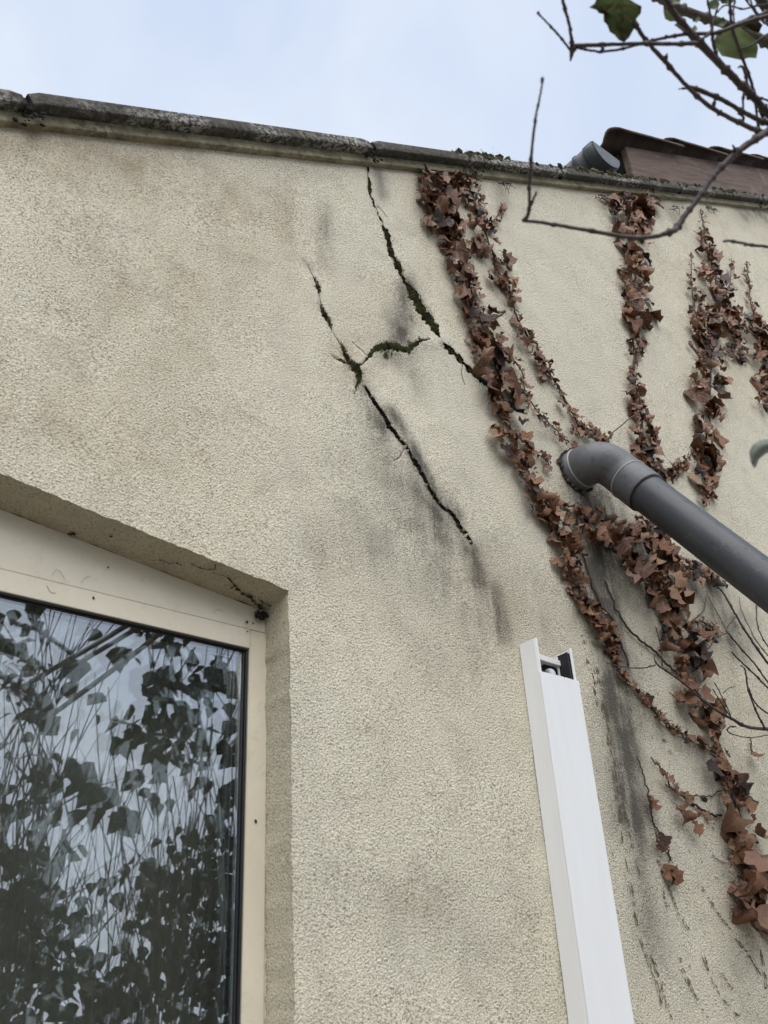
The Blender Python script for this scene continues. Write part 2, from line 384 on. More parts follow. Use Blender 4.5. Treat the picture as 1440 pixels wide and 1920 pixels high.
# soot and painted elbow shade / rust / pale marks as they lie on the wall: polyline, radius, amount
MARKS = [
 ('soot_shade', [(1128, 1085), (1150, 1200), (1165, 1300), (1170, 1400), (1180, 1480), (1188, 1540)], 34, .95),
 ('soot_shade', [(1188, 1540), (1210, 1680), (1230, 1790)], 30, .45),
 ('soot_shade', [(1105, 930), (1125, 1010), (1135, 1085)], 40, .8), ('soot_shade', [(1200, 1000), (1230, 1120)], 35, .55),
 ('soot_shade', [(1320, 1090), (1350, 1150), (1375, 1200)], 38, .75), ('soot_shade', [(1215, 1130), (1240, 1230)], 20, .35),
 ('soot_shade', [(1130, 1200), (1140, 1330), (1160, 1450)], 20, .3), ('soot_shade', [(1285, 1240), (1330, 1420)], 25, .25),
 ('soot_shade', [(760, 545), (752, 590), (747, 645)], 22, .9), ('soot_shade', [(735, 665), (775, 690), (790, 730)], 18, .35),
 ('soot_shade', [(728, 772), (752, 812), (772, 848), (785, 875)], 12, 1.0), ('soot_shade', [(790, 880), (818, 925), (832, 945)], 10, .9), ('soot_shade', [(1095, 915), (1130, 945)], 36, 1.0),  # last entry: shade under the pipe elbow, painted dark on the wall
 ('soot_shade', [(838, 945), (855, 965)], 14, .5),
 ('soot_shade', [(672, 735), (695, 775), (712, 805)], 24, .5), ('soot_shade', [(715, 830), (750, 900)], 30, .38),
 ('soot_shade', [(782, 912), (800, 945), (825, 975)], 14, 1.0), ('soot_shade', [(790, 960), (850, 1010)], 40, .5),
 ('soot_shade', [(880, 1035), (905, 1085), (925, 1135), (942, 1190)], 15, .8), ('soot_shade', [(610, 390), (612, 500)], 13, .42),
 ('soot_shade', [(698, 310), (712, 335), (716, 365)], 12, .6), ('soot_shade', [(680, 1000), (800, 1050), (900, 1150)], 100, .27),
 ('soot_shade', [(60, 245), (60, 262)], 25, .4), ('soot_shade', [(805, 330), (880, 350)], 22, .4), ('soot_shade', [(940, 352), (945, 385)], 14, .35),
 ('soot_shade', [(1180, 370), (1230, 372)], 30, .35), ('soot_shade', [(1265, 390), (1275, 420)], 12, .4), ('soot_shade', [(1400, 396), (1440, 400)], 22, .5),
 ('soot_shade', [(1000, 1120), (1060, 1180)], 60, .12), ('soot_shade', [(640, 1660), (780, 1700), (900, 1760)], 70, .14), ('soot_shade', [(560, 1250), (570, 1500), (580, 1800)], 30, .14),
 ('rust', [(0, 260), (120, 290), (300, 310)], 60, .35), ('rust', [(430, 370), (500, 420)], 60, .25), ('rust', [(200, 500), (350, 560)], 120, .2),
 ('rust', [(640, 660), (665, 700)], 25, .35), ('rust', [(900, 1060), (960, 1180)], 40, .12), ('rust', [(740, 1680), (780, 1690)], 45, .14), ('rust', [(0, 760), (300, 800)], 120, .18),
 ('rust', [(545, 300), (545, 900)], 16, .12),
 ('pale', [(535, 620), (540, 900), (550, 1100)], 22, .3), ('pale', [(880, 700), (1000, 1000)], 60, .35), ('pale', [(1000, 450), (1100, 700)], 90, .4),
 ('pale', [(700, 360), (640, 560)], 40, .25), ('pale', [(835, 690), (900, 850)], 40, .3), ('pale', [(1400, 860), (1330, 980)], 60, .3),
]
def build_wall():
    verts = []; edges = []
    def loop(poly, closed=True):
        k = len(verts); verts.extend(poly); n = len(poly)
        for i in range(n if closed else n - 1): edges.append((k + i, k + (i + 1) % n))
    XL, XR, XA = -1.9, 7.5, 5.2
    top_r = lambda x: rz(x) if x < XA else rz(2 * XA - x)
    outline = [(XL, -.1), (XR, -.1), (XR, top_r(XR)), (XA, rz(XA))]
    outline += [(x, rz(x)) for x in np.arange(XA - .2, XL, -.1)] + [(XL, rz(XL))]
    loop(outline)
    # window opening, front edge, slightly ragged
    rnd = random.Random(3)
    zt = lambda x: 2.348 - .1200 * (x - .267)
    op = []
    for x in np.arange(-.6, .712, .008): op.append((x, zt(x) + rnd.uniform(-.0012, .0012) + .0022 * fbm(x * 14, 3.1, 0)))
    op.append((.717, 2.294))
    for z in np.arange(2.286, .9, -.008): op.append((.7165 + (2.294 - z) * .0155 + rnd.uniform(-.0010, .0010) + .002 * fbm(z * 14, 7.7, 0), z))
    op.append((.738, .9)); op.append((-.6, .9))
    loop(op)
    crpoly = []
    for key, pl in CR.items():
        sp = [(x + 2.2 * fbm(x * .12, y * .12, 3) * min(1, w / 2), y + 2.2 * fbm(x * .12, y * .12, 8) * min(1, w / 2), w) for x, y, w in spline(pl, 9)]; left = []; right = []
        for i, (x, y, w) in enumerate(sp):
            a = np.array(sp[max(i - 1, 0)][:2]); b = np.array(sp[min(i + 1, len(sp) - 1)][:2]); t = (b - a) / (np.linalg.norm(b - a) + 1e-9)
            n = np.array([-t[1], t[0]]); w = max(w * (w / 8) ** .5 * 1.15 * max(.25, 1 + 1.1 * fbm(x * .09, y * .09, 2.2)), .40) * {'a': .76, 'b': .8, 'c': .52, 'd': .6, 'e': .47, 'f': .66}.get(key, .9)
            jx, jy = rnd.uniform(-1, 1) * min(1.0, w * .45), rnd.uniform(-1, 1) * min(1.0, w * .45)
            l = np.array([x + jx, y + jy]) + n * w * rnd.uniform(.6, 1.45); r = np.array([x + jx, y + jy]) - n * w * rnd.uniform(.75, 1.25)
            pl_, pr_ = at(*l), at(*r); left.append((pl_.x, pl_.z)); right.append((pr_.x, pr_.z))
        poly = left + right[::-1]; crpoly.append(poly); loop(poly)
    # body of points: fine where the camera looks
    for x in np.arange(-.1, 3.6, .02):
        for z in np.arange(1.5, 5.0, .02):
            xx = x + rnd.uniform(-.004, .004); zz = z + rnd.uniform(-.004, .004)
            if zz < rz(xx) - .012 and not (-.62 < xx < .75 and .88 < zz < zt(min(xx, .717)) + .012): verts.append((xx, zz))
    for x in np.arange(.85, 1.5, .008):
        for z in np.arange(2.42, 3.8, .008):
            q = topx(x, 0, z)
            if min(seg_d(q, CR[k])[0] for k in 'ebfa') < 48 and z < rz(x) - .012: verts.append((x + rnd.uniform(-.002, .002), z + rnd.uniform(-.002, .002)))
    for x in np.arange(XL + .2, XR, .25):
        for z in np.arange(.1, 6, .25):
            if not (-.2 < x < 3.7 and 1.4 < z < 5.1) and z < top_r(x) - .05 and not (-.62 < x < .75 and .88 < z < 2.5): verts.append((x, z))
    V2, E2, F2, _, _, _ = delaunay_2d_cdt([Vector(v) for v in verts], edges, [], 0, 1e-6)
    P = np.array([(v.x, v.y) for v in V2])
    def inpoly(pt, poly):
        x, y = pt; c = False; j = len(poly) - 1
        for i in range(len(poly)):
            xi, yi = poly[i]; xj, yj = poly[j]
            if (yi > y) != (yj > y) and x < (xj - xi) * (y - yi) / (yj - yi) + xi: c = not c
            j = i
        return c
    bbs = [(min(q[0] for q in p), max(q[0] for q in p), min(q[1] for q in p), max(q[1] for q in p)) for p in crpoly]
    keep = []; crack = []
    for f in F2:
        c = P[list(f)].mean(0)
        if c[1] > top_r(c[0]) or c[0] < XL or c[0] > XR: continue
        if -.61 < c[0] < .76 and c[1] < 2.47 and inpoly(c, op): continue
        if any(b[0] <= c[0] <= b[1] and b[2] <= c[1] <= b[3] and inpoly(c, p) for b, p in zip(bbs, crpoly)): crack.append(tuple(f)); continue
        keep.append(tuple(f))
    # heights: gentle undulation of the render, lip along the lower crack
    allc = {k: [q[:2] for q in v] for k, v in CR.items()}
    vs = []; att = {'soot_shade': [], 'rust': [], 'pale': []}
    for x, z in P:
        y = 0.0; a = dict(soot_shade=0.0, rust=0.0, pale=0.0)
        if -.15 < x < 3.7 and z > 1.45:
            y = .0022 * fbm(x * 5, z * 5, 1.3) + .0010 * fbm(x * 19, z * 19, 4.2, 2)
            px, py = topx(x, 0, z)
            for key, amp, sg in (('e', .007, 26), ('a', .004, 20), ('f', .004, 20), ('b', .004, 18)):
                d, i, t = seg_d((px, py), allc[key])
                if d < sg * 3:
                    ax, ay = allc[key][i]; bx, by = allc[key][i + 1]
                    side = (bx - ax) * (py - ay) - (by - ay) * (px - ax)
                    y -= amp * math.exp(-(d / sg) ** 2) * (1 if side < 0 else .25)
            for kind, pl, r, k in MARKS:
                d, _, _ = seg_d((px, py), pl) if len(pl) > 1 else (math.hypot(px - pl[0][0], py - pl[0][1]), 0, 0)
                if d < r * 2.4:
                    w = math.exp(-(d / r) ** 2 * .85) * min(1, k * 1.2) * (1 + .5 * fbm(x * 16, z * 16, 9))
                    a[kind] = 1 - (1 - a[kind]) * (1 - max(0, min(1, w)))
            edge = 1 - min(1, max(0, (rz(x) - z) / .05)); 
        vs.append((x, y, z))
        for k in att: att[k].append(a[k])
    mb = MB(); mb.add(vs, [f if True else f for f in keep])
    # crack beds: recessed floor and side walls
    kk = {}
    for f in crack:
        for i in f:
            if i not in kk:
                kk[i] = len(mb.v); x, y, z = vs[i]; mb.v.append((x, .014, z))
                for k in att: att[k].append(0)
    mb.f += [tuple(kk[i] for i in f) for f in crack]; mb.mi += [1] * len(crack)
    ec = {}
    for f in crack:
        for a, b in ((0, 1), (1, 2), (2, 0)): ec.setdefault(frozenset((f[a], f[b])), []).append((f[a], f[b]))
    for e, l in ec.items():
        if len(l) == 1:
            a, b = l[0]; mb.f.append((a, b, kk[b], kk[a])); mb.mi.append(1)
    me = mb.mesh('wall', [M_plaster, M_dirt])
    bm = bmesh.new(); bm.from_mesh(me)
    for f in bm.faces:
        if f.material_index == 0 and f.normal.y > 0: f.normal_flip()
        f.smooth = f.material_index == 0
    bm.to_mesh(me); bm.free()
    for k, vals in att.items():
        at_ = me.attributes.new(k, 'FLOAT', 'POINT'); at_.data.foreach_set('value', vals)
    o = bpy.data.objects.new('wall', me); COL.objects.link(o); o.parent = house
    # reveal of the window
    rv = MB(); n = len(op); ysteps = [0, .004, .025, .045, .067]
    pts = op[:-2] + [op[-2], op[-1]]
    k0 = 0
    for i, (x, z) in enumerate(pts):
        fx, fz = x, z
        for j, y in enumerate(ysteps):
            t = y / .067; jj = 0 if j == 0 else 1
            ix = x - .001 * t + (0 if j == 0 else .0012 * fbm(x * 30, z * 30, y * 60)); iz = z - (.009 * t if i < len(op) - 2 and z > 2.2 else 0)
            rv.v.append((ix + (.0015 * min(1, j) if False else 0), y, iz))
    ns = len(ysteps)
    for i in range(n):
        i2 = (i + 1) % n
        for j in range(ns - 1):
            rv.f.append((i * ns + j, i2 * ns + j, i2 * ns + j + 1, i * ns + j + 1)); rv.mi.append(0)
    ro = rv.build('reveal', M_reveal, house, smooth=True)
    return op
OP = build_wall()

# back of the wall, side walls and room: plain masonry so the house is a solid building
b = MB()
b.prism([(-1.9, 0), (-.6, 0), (-.6, 2.45), (-.8, rz(-.8) - .02), (-1.9, rz(-1.9) - .02)], .1, .3)
b.prism([(-.6, 0), (.74, 0), (.74, .88), (-.6, .88)], .1, .3)
b.prism([(.745, 0), (7.4, 0), (7.4, 3.0), (5.2, rz(5.2) - .03), (.745, rz(.745) - .03)], .1, .3)
b.prism([(-.6, 2.48), (.745, 2.48), (.745, rz(.745) - .03), (-.6, rz(-.6) - .03)], .1, .3)
b.box(-1.9, -1.6, .3, 4.5, 0, 1.7); b.box(7.1, 7.4, .3, 4.5, 0, 2.9); b.box(-1.9, 7.4, 4.5, 4.7, 0, 1.7)
b.build('masonry', M_dark_room, house)
b = MB(); b.add([(-1.9, .31, rz(-1.9) - .12), (5.2, .31, rz(5.2) - .12), (5.2, 4.6, rz(5.2) - .12), (-1.9, 4.6, rz(-1.9) - .12)], [(0, 1, 2, 3)])
b.add([(5.2, .31, rz(5.2) - .12), (7.5, .31, rz(2.9) - .12), (7.5, 4.6, rz(2.9) - .12), (5.2, 4.6, rz(5.2) - .12)], [(0, 1, 2, 3)])
b.build('roof_slope', M_tile, house)
b = MB(); b.add([(-1.5, .32, 0.02), (3.0, .32, 0.02), (3.0, 3.2, .02), (-1.5, 3.2, .02), (-1.5, .32, 2.42), (3, .32, 2.42), (3, 3.2, 2.42), (-1.5, 3.2, 2.42)],
          [(0, 1, 2, 3), (7, 6, 5, 4), (1, 5, 6, 2), (2, 6, 7, 3), (3, 7, 4, 0)])
b.build('room', M_dark_room, house)

# coping stones, laid along the rake
ca = math.atan(SL); cd = Vector((math.cos(ca), 0, math.sin(ca))); cn = Vector((-math.sin(ca), 0, math.cos(ca)))
def rake_box(x0, x1, y0, y1, h0, h1, round_=0.012, seg=40, jit=.0016, slope=.0):
    """stone along the rake: worn profile swept from x0 to x1, end faces closed"""
    prof = [(y0 + .001, h0), (y0, h0 + .003), (y0 + .001, h0 + (h1 - h0) * .5), (y0 + .002, h1 - round_ * .5), (y0 + round_ * .25, h1 - round_ * .12), (y0 + round_ * .8, h1),
            ((y0 + y1) / 2, h1 + slope), (y1 - .01, h1), (y1, h1 - .01), (y1, h0), (y0 + .03, h0), (y0 + .008, h0)]
    mb = MB(); n = len(prof); sx = x0
    for i in range(seg + 1):
        x = x0 + (x1 - x0) * i / seg
        e = 0
        if i in (0, seg): e = .003
        for (y, h) in prof:
            w = jit * fbm(x * 25, y * 40, h * 40) + jit * .7 * fbm(x * 70, y * 90, h * 90, 2)
            hh = h + w - (e if h > (h0 + h1) / 2 else -e * .3); yy = y + w + (e if y < (y0 + y1) / 2 else -e)
            p = Vector((x, 0, rz(x))) + cn * hh; mb.v.append((p.x, yy, p.z))
    for i in range(seg):
        for k in range(n):
            k2 = (k + 1) % n; mb.f.append((i * n + k, i * n + k2, (i + 1) * n + k2, (i + 1) * n + k)); mb.mi.append(0)
    mb.f.append(tuple(range(n))); mb.mi.append(0); mb.f.append(tuple(seg * n + k for k in range(n - 1, -1, -1))); mb.mi.append(0)
    return mb
edges_x = [-1.95, -1.262, -.529, .2048, .9385, 1.672, 2.406, 3.14, 3.874, 4.608, 5.19]
for i in range(len(edges_x) - 1):
    a, c = edges_x[i] + .004, edges_x[i + 1] - .004
    dy = random.uniform(-.003, .003); dz = random.uniform(-.0015, .0015)
    o = rake_box(a, c, -.034 + dy, .24, .0085 + dz, .0365 + dz).build('coping_stone', M_conc, house, smooth=True)
    if i > 4: o['label'] = 'coping stone grown over with moss'
# mortar bed under the stones
rake_box(-1.9, 5.18, -.0150, .2, -.015, .0080, .004, 160, .0014).build('mortar_bed', M_bed, house, smooth=True)
# joints filled with dark mortar
for x in edges_x[1:-1]:
    rake_box(x - .006, x + .006, -.026, .2, .004, .030, .006, 3, .002).build('joint_mortar', M_dirt, house)

# ------------------------------------------------------------------ window
GY = .0665
win = thing('window', 'cream framed window with dark glass reflecting garden shrubs', 'window', (.06, GY, .9))
zs = lambda x: 2.348 - .12 * (x - .267) - .0095
hd = MB().prism([(-.6, 2.2475), (.7245, 2.2475), (.7245, zs(.7245)), (-.6, zs(-.6))], GY, GY + .06)
hd.build('head_panel', M_frame, win, bevel=.0006, segs=1)
MB().box(.7225, .7355, GY - .0005, GY + .05, .9, 2.2465).build('frame_side', M_frame, win, bevel=.001)
zg, xg, xs = 2.215, .688, .7218
s = GY - .0018
MB().prism([(-.6, zg), (xg, zg), (xg + .0005, zg), (xg + .0005, 2.2462), (-.6, 2.2462)], s, s + .05).build('sash_rail', M_frame, win, bevel=.0015)
MB().prism([(xg + .0012, .95), (xs, .95), (xs, 2.2462), (xg + .0012, 2.2462)], s, s + .05).build('sash_stile', M_frame, win, bevel=.0015)
MB().prism([(-.6, .9), (xs, .9), (xs, .9492), (-.6, .9492)], s, s + .05).build('sash_rail', M_frame, win, bevel=.0015)
# black gasket round the glass
gk = MB(); gk.box(-.6, xg - .0002, s + .003, s + .035, zg - .0030, zg - .0002); gk.box(xg - .0032, xg - .0002, s + .003, s + .035, .95, zg - .0032)
gk.box(-.6, xg - .0002, s + .007, s + .035, zg - .0045, zg - .0031); gk.box(xg - .006, xg - .0033, s + .007, s + .035, .95, zg - .0047)
gk.build('gasket', M_black, win, bevel=.0006, segs=1)
def pane(y, tilt_z, tilt_x):
    mb = MB(); mb.box(-.68, .68, -.002, .002, -.66, .66)
    o = mb.build('pane', M_glass, win); 
    o.matrix_parent_inverse = Matrix.Identity(4)
    o.location = Vector((.0, y, 1.56)) - win.location; o.rotation_euler = (tilt_x, 0, tilt_z)
    return o
pane(s + .0115, 0, 0); pane(s + .0245, rad(.5), rad(.22))
# curtain inside with a pale hem
cy = GY + .11
e0, e1 = at(397, 1339, cy), at(437, 1930, cy)
dx = (e1 - e0) / (e1.z - e0.z)
cb = MB(); hb = MB(); prev = None
curt = thing('curtain', 'taupe curtain with pale hem hanging behind the glass', 'curtain', (.3, cy, 2.3))
rows = 12
for k in range(2):
    pass
xs_ = np.linspace(-.6, 0, 90)
vv = []
for j in range(rows + 1):
    z = 2.38 - (2.38 - .6) * j / rows; xe = e0.x + dx.x * (z - e0.z)
    for i, x in enumerate(xs_):
        X = xe + x * (1.0 + .02 * j / rows) ; vv.append((X, cy + .0025 * math.sin(x * 40 + .3 * math.sin(j)) + .004, z))
cb.add(vv, [(j * 90 + i, j * 90 + i + 1, (j + 1) * 90 + i + 1, (j + 1) * 90 + i) for j in range(rows) for i in range(89)])
cb.build('cloth', M_curtain, curt, smooth=True)
for j in range(rows + 1):
    z = 2.38 - (2.38 - .6) * j / rows; xe = e0.x + dx.x * (z - e0.z)
    hb.v += [(xe - .012, cy - .006, z), (xe, cy - .006, z), (xe, cy + .012, z)]
for j in range(rows):
    a = j * 3; hb.f += [(a, a + 1, a + 4, a + 3), (a + 1, a + 2, a + 5, a + 4)]; hb.mi += [0, 0]
hb.build('hem', M_hem, curt)

# dirty spider nest in the upper corner of the reveal, cobweb threads along the soffit
nb = MB()
c = at(488, 1153, .058)
for k in range(40): nb.blob(c + Vector((random.gauss(0, .0045), random.uniform(-.006, .004), random.gauss(-.001, .003))), random.uniform(.0015, .0042), .5)
tag(nb.build('spider_nest', M_nest), 'dark dusty spider nest in the top corner of the window reveal', 'nest')
wb = MB()
def on_soffit(px, py):
    # the soffit plane, sloping down to the right
    r = ray(px, py); o = Vector((0, -D, ZC)); d = Vector((r[0], r[2], -r[1]))
    n = Vector((.12, .142, 1)).normalized(); p0 = Vector((.267, 0, 2.3475))
    return o + d * ((p0 - o).dot(n) / d.dot(n))
soff = [[(360, 1055), (372, 1062), (390, 1066), (403, 1064), (404, 1057)], [(398, 1072), (425, 1080), (440, 1095), (452, 1108), (470, 1120), (478, 1131), (492, 1138)],
        [(452, 1108), (460, 1113), (470, 1111)], [(478, 1131), (480, 1124)], [(484, 1122), (497, 1130), (508, 1134)], [(300, 1048), (318, 1054), (330, 1052), (340, 1058)], [(438, 1098), (430, 1102)],
        [(493, 1128), (490, 1140), (484, 1136)]]
for pl in soff:
    sp = spline(pl, 5); pts = [on_soffit(x + random.uniform(-1, 1), y + random.uniform(-1, 1)) - Vector((0, 0, .002)) for x, y in sp]
    wb.tube(pts, [random.choice((.0003, .0004, .0006, .0012)) for _ in pts], 4)
for px, py in ((454, 1113), (447, 1105), (468, 1118), (474, 1126), (486, 1134), (132, 1001), (138, 1000), (208, 1005)):
    wb.blob(on_soffit(px, py) - Vector((0, 0, .001)), random.uniform(.0018, .0038), .5, (1.4, 1, .5))
for pl in ([(98, 1078), (104, 1069), (112, 1071), (122, 1087)], [(152, 1092), (160, 1083), (170, 1081)], [(88, 1098), (95, 1110), (105, 1112)], [(400, 1150), (408, 1143), (418, 1146)]):
    wb.tube([at(x, y, GY - .0025) for x, y in spline(pl, 5)], .00022, 4)
for px, py in ((463, 1166), (475, 1168), (464, 1184), (176, 1121), (479, 1540), (203, 1064)):
    wb.blob(at(px, py, GY - .0025), random.uniform(.0010, .0022), .5, (1, .4, 1.2))
tag(wb.build('cobweb', M_twine), 'dark cobweb threads and specks along the window soffit', 'cobweb', kind='stuff')

# ------------------------------------------------------------------ cable trunking
tr = thing('cable_trunking', 'white plastic cable trunking open at its top end on the wall', 'trunking', (1.275, 0, .2))
TD = .0405; xl, xr = 1.2262, 1.3292
tilt = .008
def trx(x, z): return x - (2.31 - z) * tilt * 1.0
def tpoly(x0, x1, z0, z1): return [(trx(x0, z0), z0), (trx(x1, z0), z0), (trx(x1, z1), z1), (trx(x0, z1), z1)]
ztop = 2.313; zcov = 2.2475
f_ = MB().prism(tpoly(xl, xl + .0025, .2, ztop), -TD + .001, -.0008); f_.prism(tpoly(xl + .0027, xl + .0075, .2, ztop + .001), -TD, -TD + .003)
f_.build('side_flange', M_white, tr, bevel=.0007)
f_ = MB().prism(tpoly(xr - .0025, xr, .2, ztop), -TD + .001, -.0008); f_.prism(tpoly(xr - .0075, xr - .0027, .2, ztop + .001), -TD, -TD + .003)
f_.build('side_flange', M_white, tr, bevel=.0007)
MB().prism(tpoly(xl + .003, xr - .003, .2, 2.225), -.004, -.0008).build('back_plate', M_white, tr)
cv = MB(); cv.prism([(trx(xl - .0008, .2), .2), (trx(xr + .0008, .2), .2), (trx(xr + .0008, zcov), zcov + .0005), (trx(xl + .066, zcov), zcov + .001), (trx(xl + .0645, zcov), zcov - .006), (trx(xl + .063, zcov), zcov + .001), (trx(xl - .0008, zcov), zcov)], -TD - .0025, -TD - .0002)
cv.prism(tpoly(xl - .0010, xl - .0002, .2, zcov - .0005), -TD - .0002, -TD + .009); cv.prism(tpoly(xr + .0002, xr + .0010, .2, zcov - .0005), -TD - .0002, -TD + .009)
cv.build('cover', M_white, tr, bevel=.0006)
fl, ft = at(1049, 1262, -.010), at(1064, 1222, -.034)
cl = MB(); cl.prism([(xl + .003, 2.2865), (fl.x + .001, 2.2845), (fl.x + .001, 2.2955), (xl + .003, 2.2985)], -.016, -.004); cl.box(xl + .028, xl + .0305, -.018, -.016, 2.282, 2.297); cl.box(xl + .010, xl + .012, -.018, -.016, 2.284, 2.2965)
cl.build('clip_bar', M_white2, tr, bevel=.0008)
MB().box(fl.x - .0025, fl.x - .0005, -.012, -.008, 2.1, ft.z - .004).build('divider', M_white, tr)
MB().box(fl.x, xr - .0035, -.0375, -.003, 2.10, ft.z).build('foam_block', M_foam, tr, bevel=.006, segs=3)
hb = MB(); hc = at(1030, 1256, -.0015)
hb.add([(hc.x + .022 * math.cos(a) * random.uniform(.8, 1.15), hc.y, hc.z + .017 * math.sin(a) * random.uniform(.8, 1.15)) for a in np.linspace(0, 2 * math.pi, 18)[:-1]], [tuple(range(17))])
hb.build('wall_hole', M_dirt, tr)
MB().tube(spline([(hc.x - .006, .0, hc.z - .008), (hc.x - .007, -.008, hc.z - .009), (hc.x - .009, -.014, hc.z - .022), (hc.x - .009, -.014, hc.z - .09)], 5), .0078, 14).build('inner_tube', M_greypipe, tr, smooth=True)

# ------------------------------------------------------------------ drainpipe
dp = thing('drainpipe', 'grey plastic drainpipe with elbow coming out of the ivy covered wall', 'drainpipe', at(1076, 893))
P0 = at(1066, 893, 0.02); P1 = at(1204, 918, -.125)
lw_ = (at(1440, 1097) - Vector((0, -D, ZC))).length
y2 = -D + D * (2.115 * 72.0 / 79.5) / lw_
P2 = at(1440, 1097, y2); dv = (P2 - P1).normalized()
R_p = .0425; R_e = .0468
def bez(a, b_, c_, d_, n=22): return [a * (1 - t) ** 3 + b_ * 3 * t * (1 - t) ** 2 + c_ * 3 * t * t * (1 - t) + d_ * t ** 3 for t in np.linspace(0, 1, n)]
E0 = P0 + Vector((0, -.04, 0)); E1 = P1 - dv * .045
cen = [P0 + Vector((0, .05, 0)), P0 + Vector((0, -.012, 0))]
body = bez(E0, E0 + Vector((0, -.062, 0)), E1 - dv * .062, E1)
MB().tube([P0 + Vector((0, .05, 0)), P0, P0 + Vector((0, -.02, 0)), E0], R_e * 1.03, 40).build('elbow_collar', M_pvc, dp, smooth=True)
eb = MB().tube(body, R_e, 40, cap=False); eb.build('elbow', M_pvc, dp, smooth=True)
def ring(c, d, r, w, nm):
    prof = [(-w - .0004, r - .004), (-w, r + .0006), (-w * .5, r + .0020), (w * .5, r + .0020), (w, r + .0006), (w + .0004, r - .004)]
    MB().tube([c + d * a for a, _ in prof], [q for _, q in prof], 40, cap=False).build(nm, M_pvc_seam, dp, smooth=True)
ring(E0, Vector((0, -1, 0)), R_e, .0022, 'seam_ring'); ring(E1, dv, R_e, .0022, 'seam_ring')
so_ = MB(); prof = [(0, R_e), (.006, R_e * 1.015), (.058, R_e * 1.015), (.060, R_e * 1.0), (.0604, R_p + .001), (.0608, R_p + .0002)]
so_.tube([E1 + dv * a for a, _ in prof], [q for _, q in prof], 40, cap=False); so_.build('socket', M_pvc, dp, smooth=False)
for f in bpy.data.objects['socket'].data.polygons: f.use_smooth = True
pe = P2 + dv * 1.6
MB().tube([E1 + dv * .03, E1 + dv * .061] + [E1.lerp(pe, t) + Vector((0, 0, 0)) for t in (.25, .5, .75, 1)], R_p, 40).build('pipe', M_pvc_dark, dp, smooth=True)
MB().tube([E1 + dv * .0595, E1 + dv * .0622], R_p + .0032, 40).build('seal', M_black, dp, smooth=True)
scr = MB(); ru = dv.cross(Vector((1, 0, .2))).normalized(); rw = dv.cross(ru)
rsn = random.Random(9)
for k in range(46):
    a = rsn.uniform(0, 6.28); q0 = E1 + dv * rsn.uniform(.07, .55); l_ = rsn.choice((.004, .008, .012)); wd = rsn.uniform(.0006, .0018)
    e_ = lambda al: ru * math.cos(al) + rw * math.sin(al)
    r_s = R_p + .0003; da = wd / R_p; tw_ = rsn.uniform(-.15, .15)
    scr.add([q0 + e_(a) * r_s, q0 + e_(a + da) * r_s, q0 + dv * l_ + e_(a + da + tw_) * r_s, q0 + dv * l_ + e_(a + tw_) * r_s], [(0, 1, 2, 3)])
scr.build('scuff_marks', M_black, dp)['kind'] = 'stuff'
# crumbled hole round the pipe
hb = MB(); q = P0.copy()
hb.tube([Vector((q.x, -.0015, q.z)), Vector((q.x, -.0035, q.z))], R_e + .007, 28); hb.build('mortar_collar', M_dirt, dp)
for k in range(26):
    a = random.uniform(0, 2 * math.pi); r = R_e + random.uniform(.003, .013)
    hb2 = hb2 if k else MB(); hb2.blob(Vector((q.x + r * math.cos(a), -.004, q.z + r * math.sin(a))), random.uniform(.003, .007), .4)
hb2.build('mortar_crumbs', simple('old_mortar', (.07, .06, .05), .95, .5, 100), dp)['kind'] = 'stuff'

# ------------------------------------------------------------------ higher tiled roof beyond the coping, with its gutter
YR = .32
A = at(1165, 262, YR); Bp = at(1440, 309, YR)
rs = (Bp.z - A.z) / (Bp.x - A.x); ra = math.atan(rs); rd = Vector((math.cos(ra), 0, math.sin(ra))); rn = Vector((-math.sin(ra), 0, math.cos(ra)))
roof = thing('tiled_roof', 'clay tiled roof edge with brown bargeboard and gutter behind the coping', 'roof', (A.x, YR, A.z))
O = A - rn * .02
def rp(u, y, h): return O + rd * u + rn * h + Vector((0, y - YR, 0))
bb = MB(); v8 = [rp(u + h * math.tan(ra), y, h) for u in (.03, 6.5) for y in (YR + .01, YR + .04) for h in (-.34, -.006)]
bb.add(v8, [(0, 1, 3, 2), (4, 6, 7, 5), (0, 4, 5, 1), (2, 3, 7, 6), (0, 2, 6, 4), (1, 5, 7, 3)])
bb.build('bargeboard', M_wood, roof, bevel=.003)
# wall below the board and roof deck behind
db = MB(); v8 = [rp(u, y, h) for u in (.02, 6.5) for y in (YR + .05, 4.4) for h in (-.10, -.014)]
db.add(v8, [(0, 1, 3, 2), (4, 6, 7, 5), (0, 4, 5, 1), (2, 3, 7, 6), (0, 2, 6, 4), (1, 5, 7, 3)])
db.build('roof_deck', M_dark_room, roof)
db = MB(); db.box(A.x + .25, A.x + 5.3, YR + .06, 4.3, .1, A.z - .10); db.build('masonry', M_dark_room, roof)
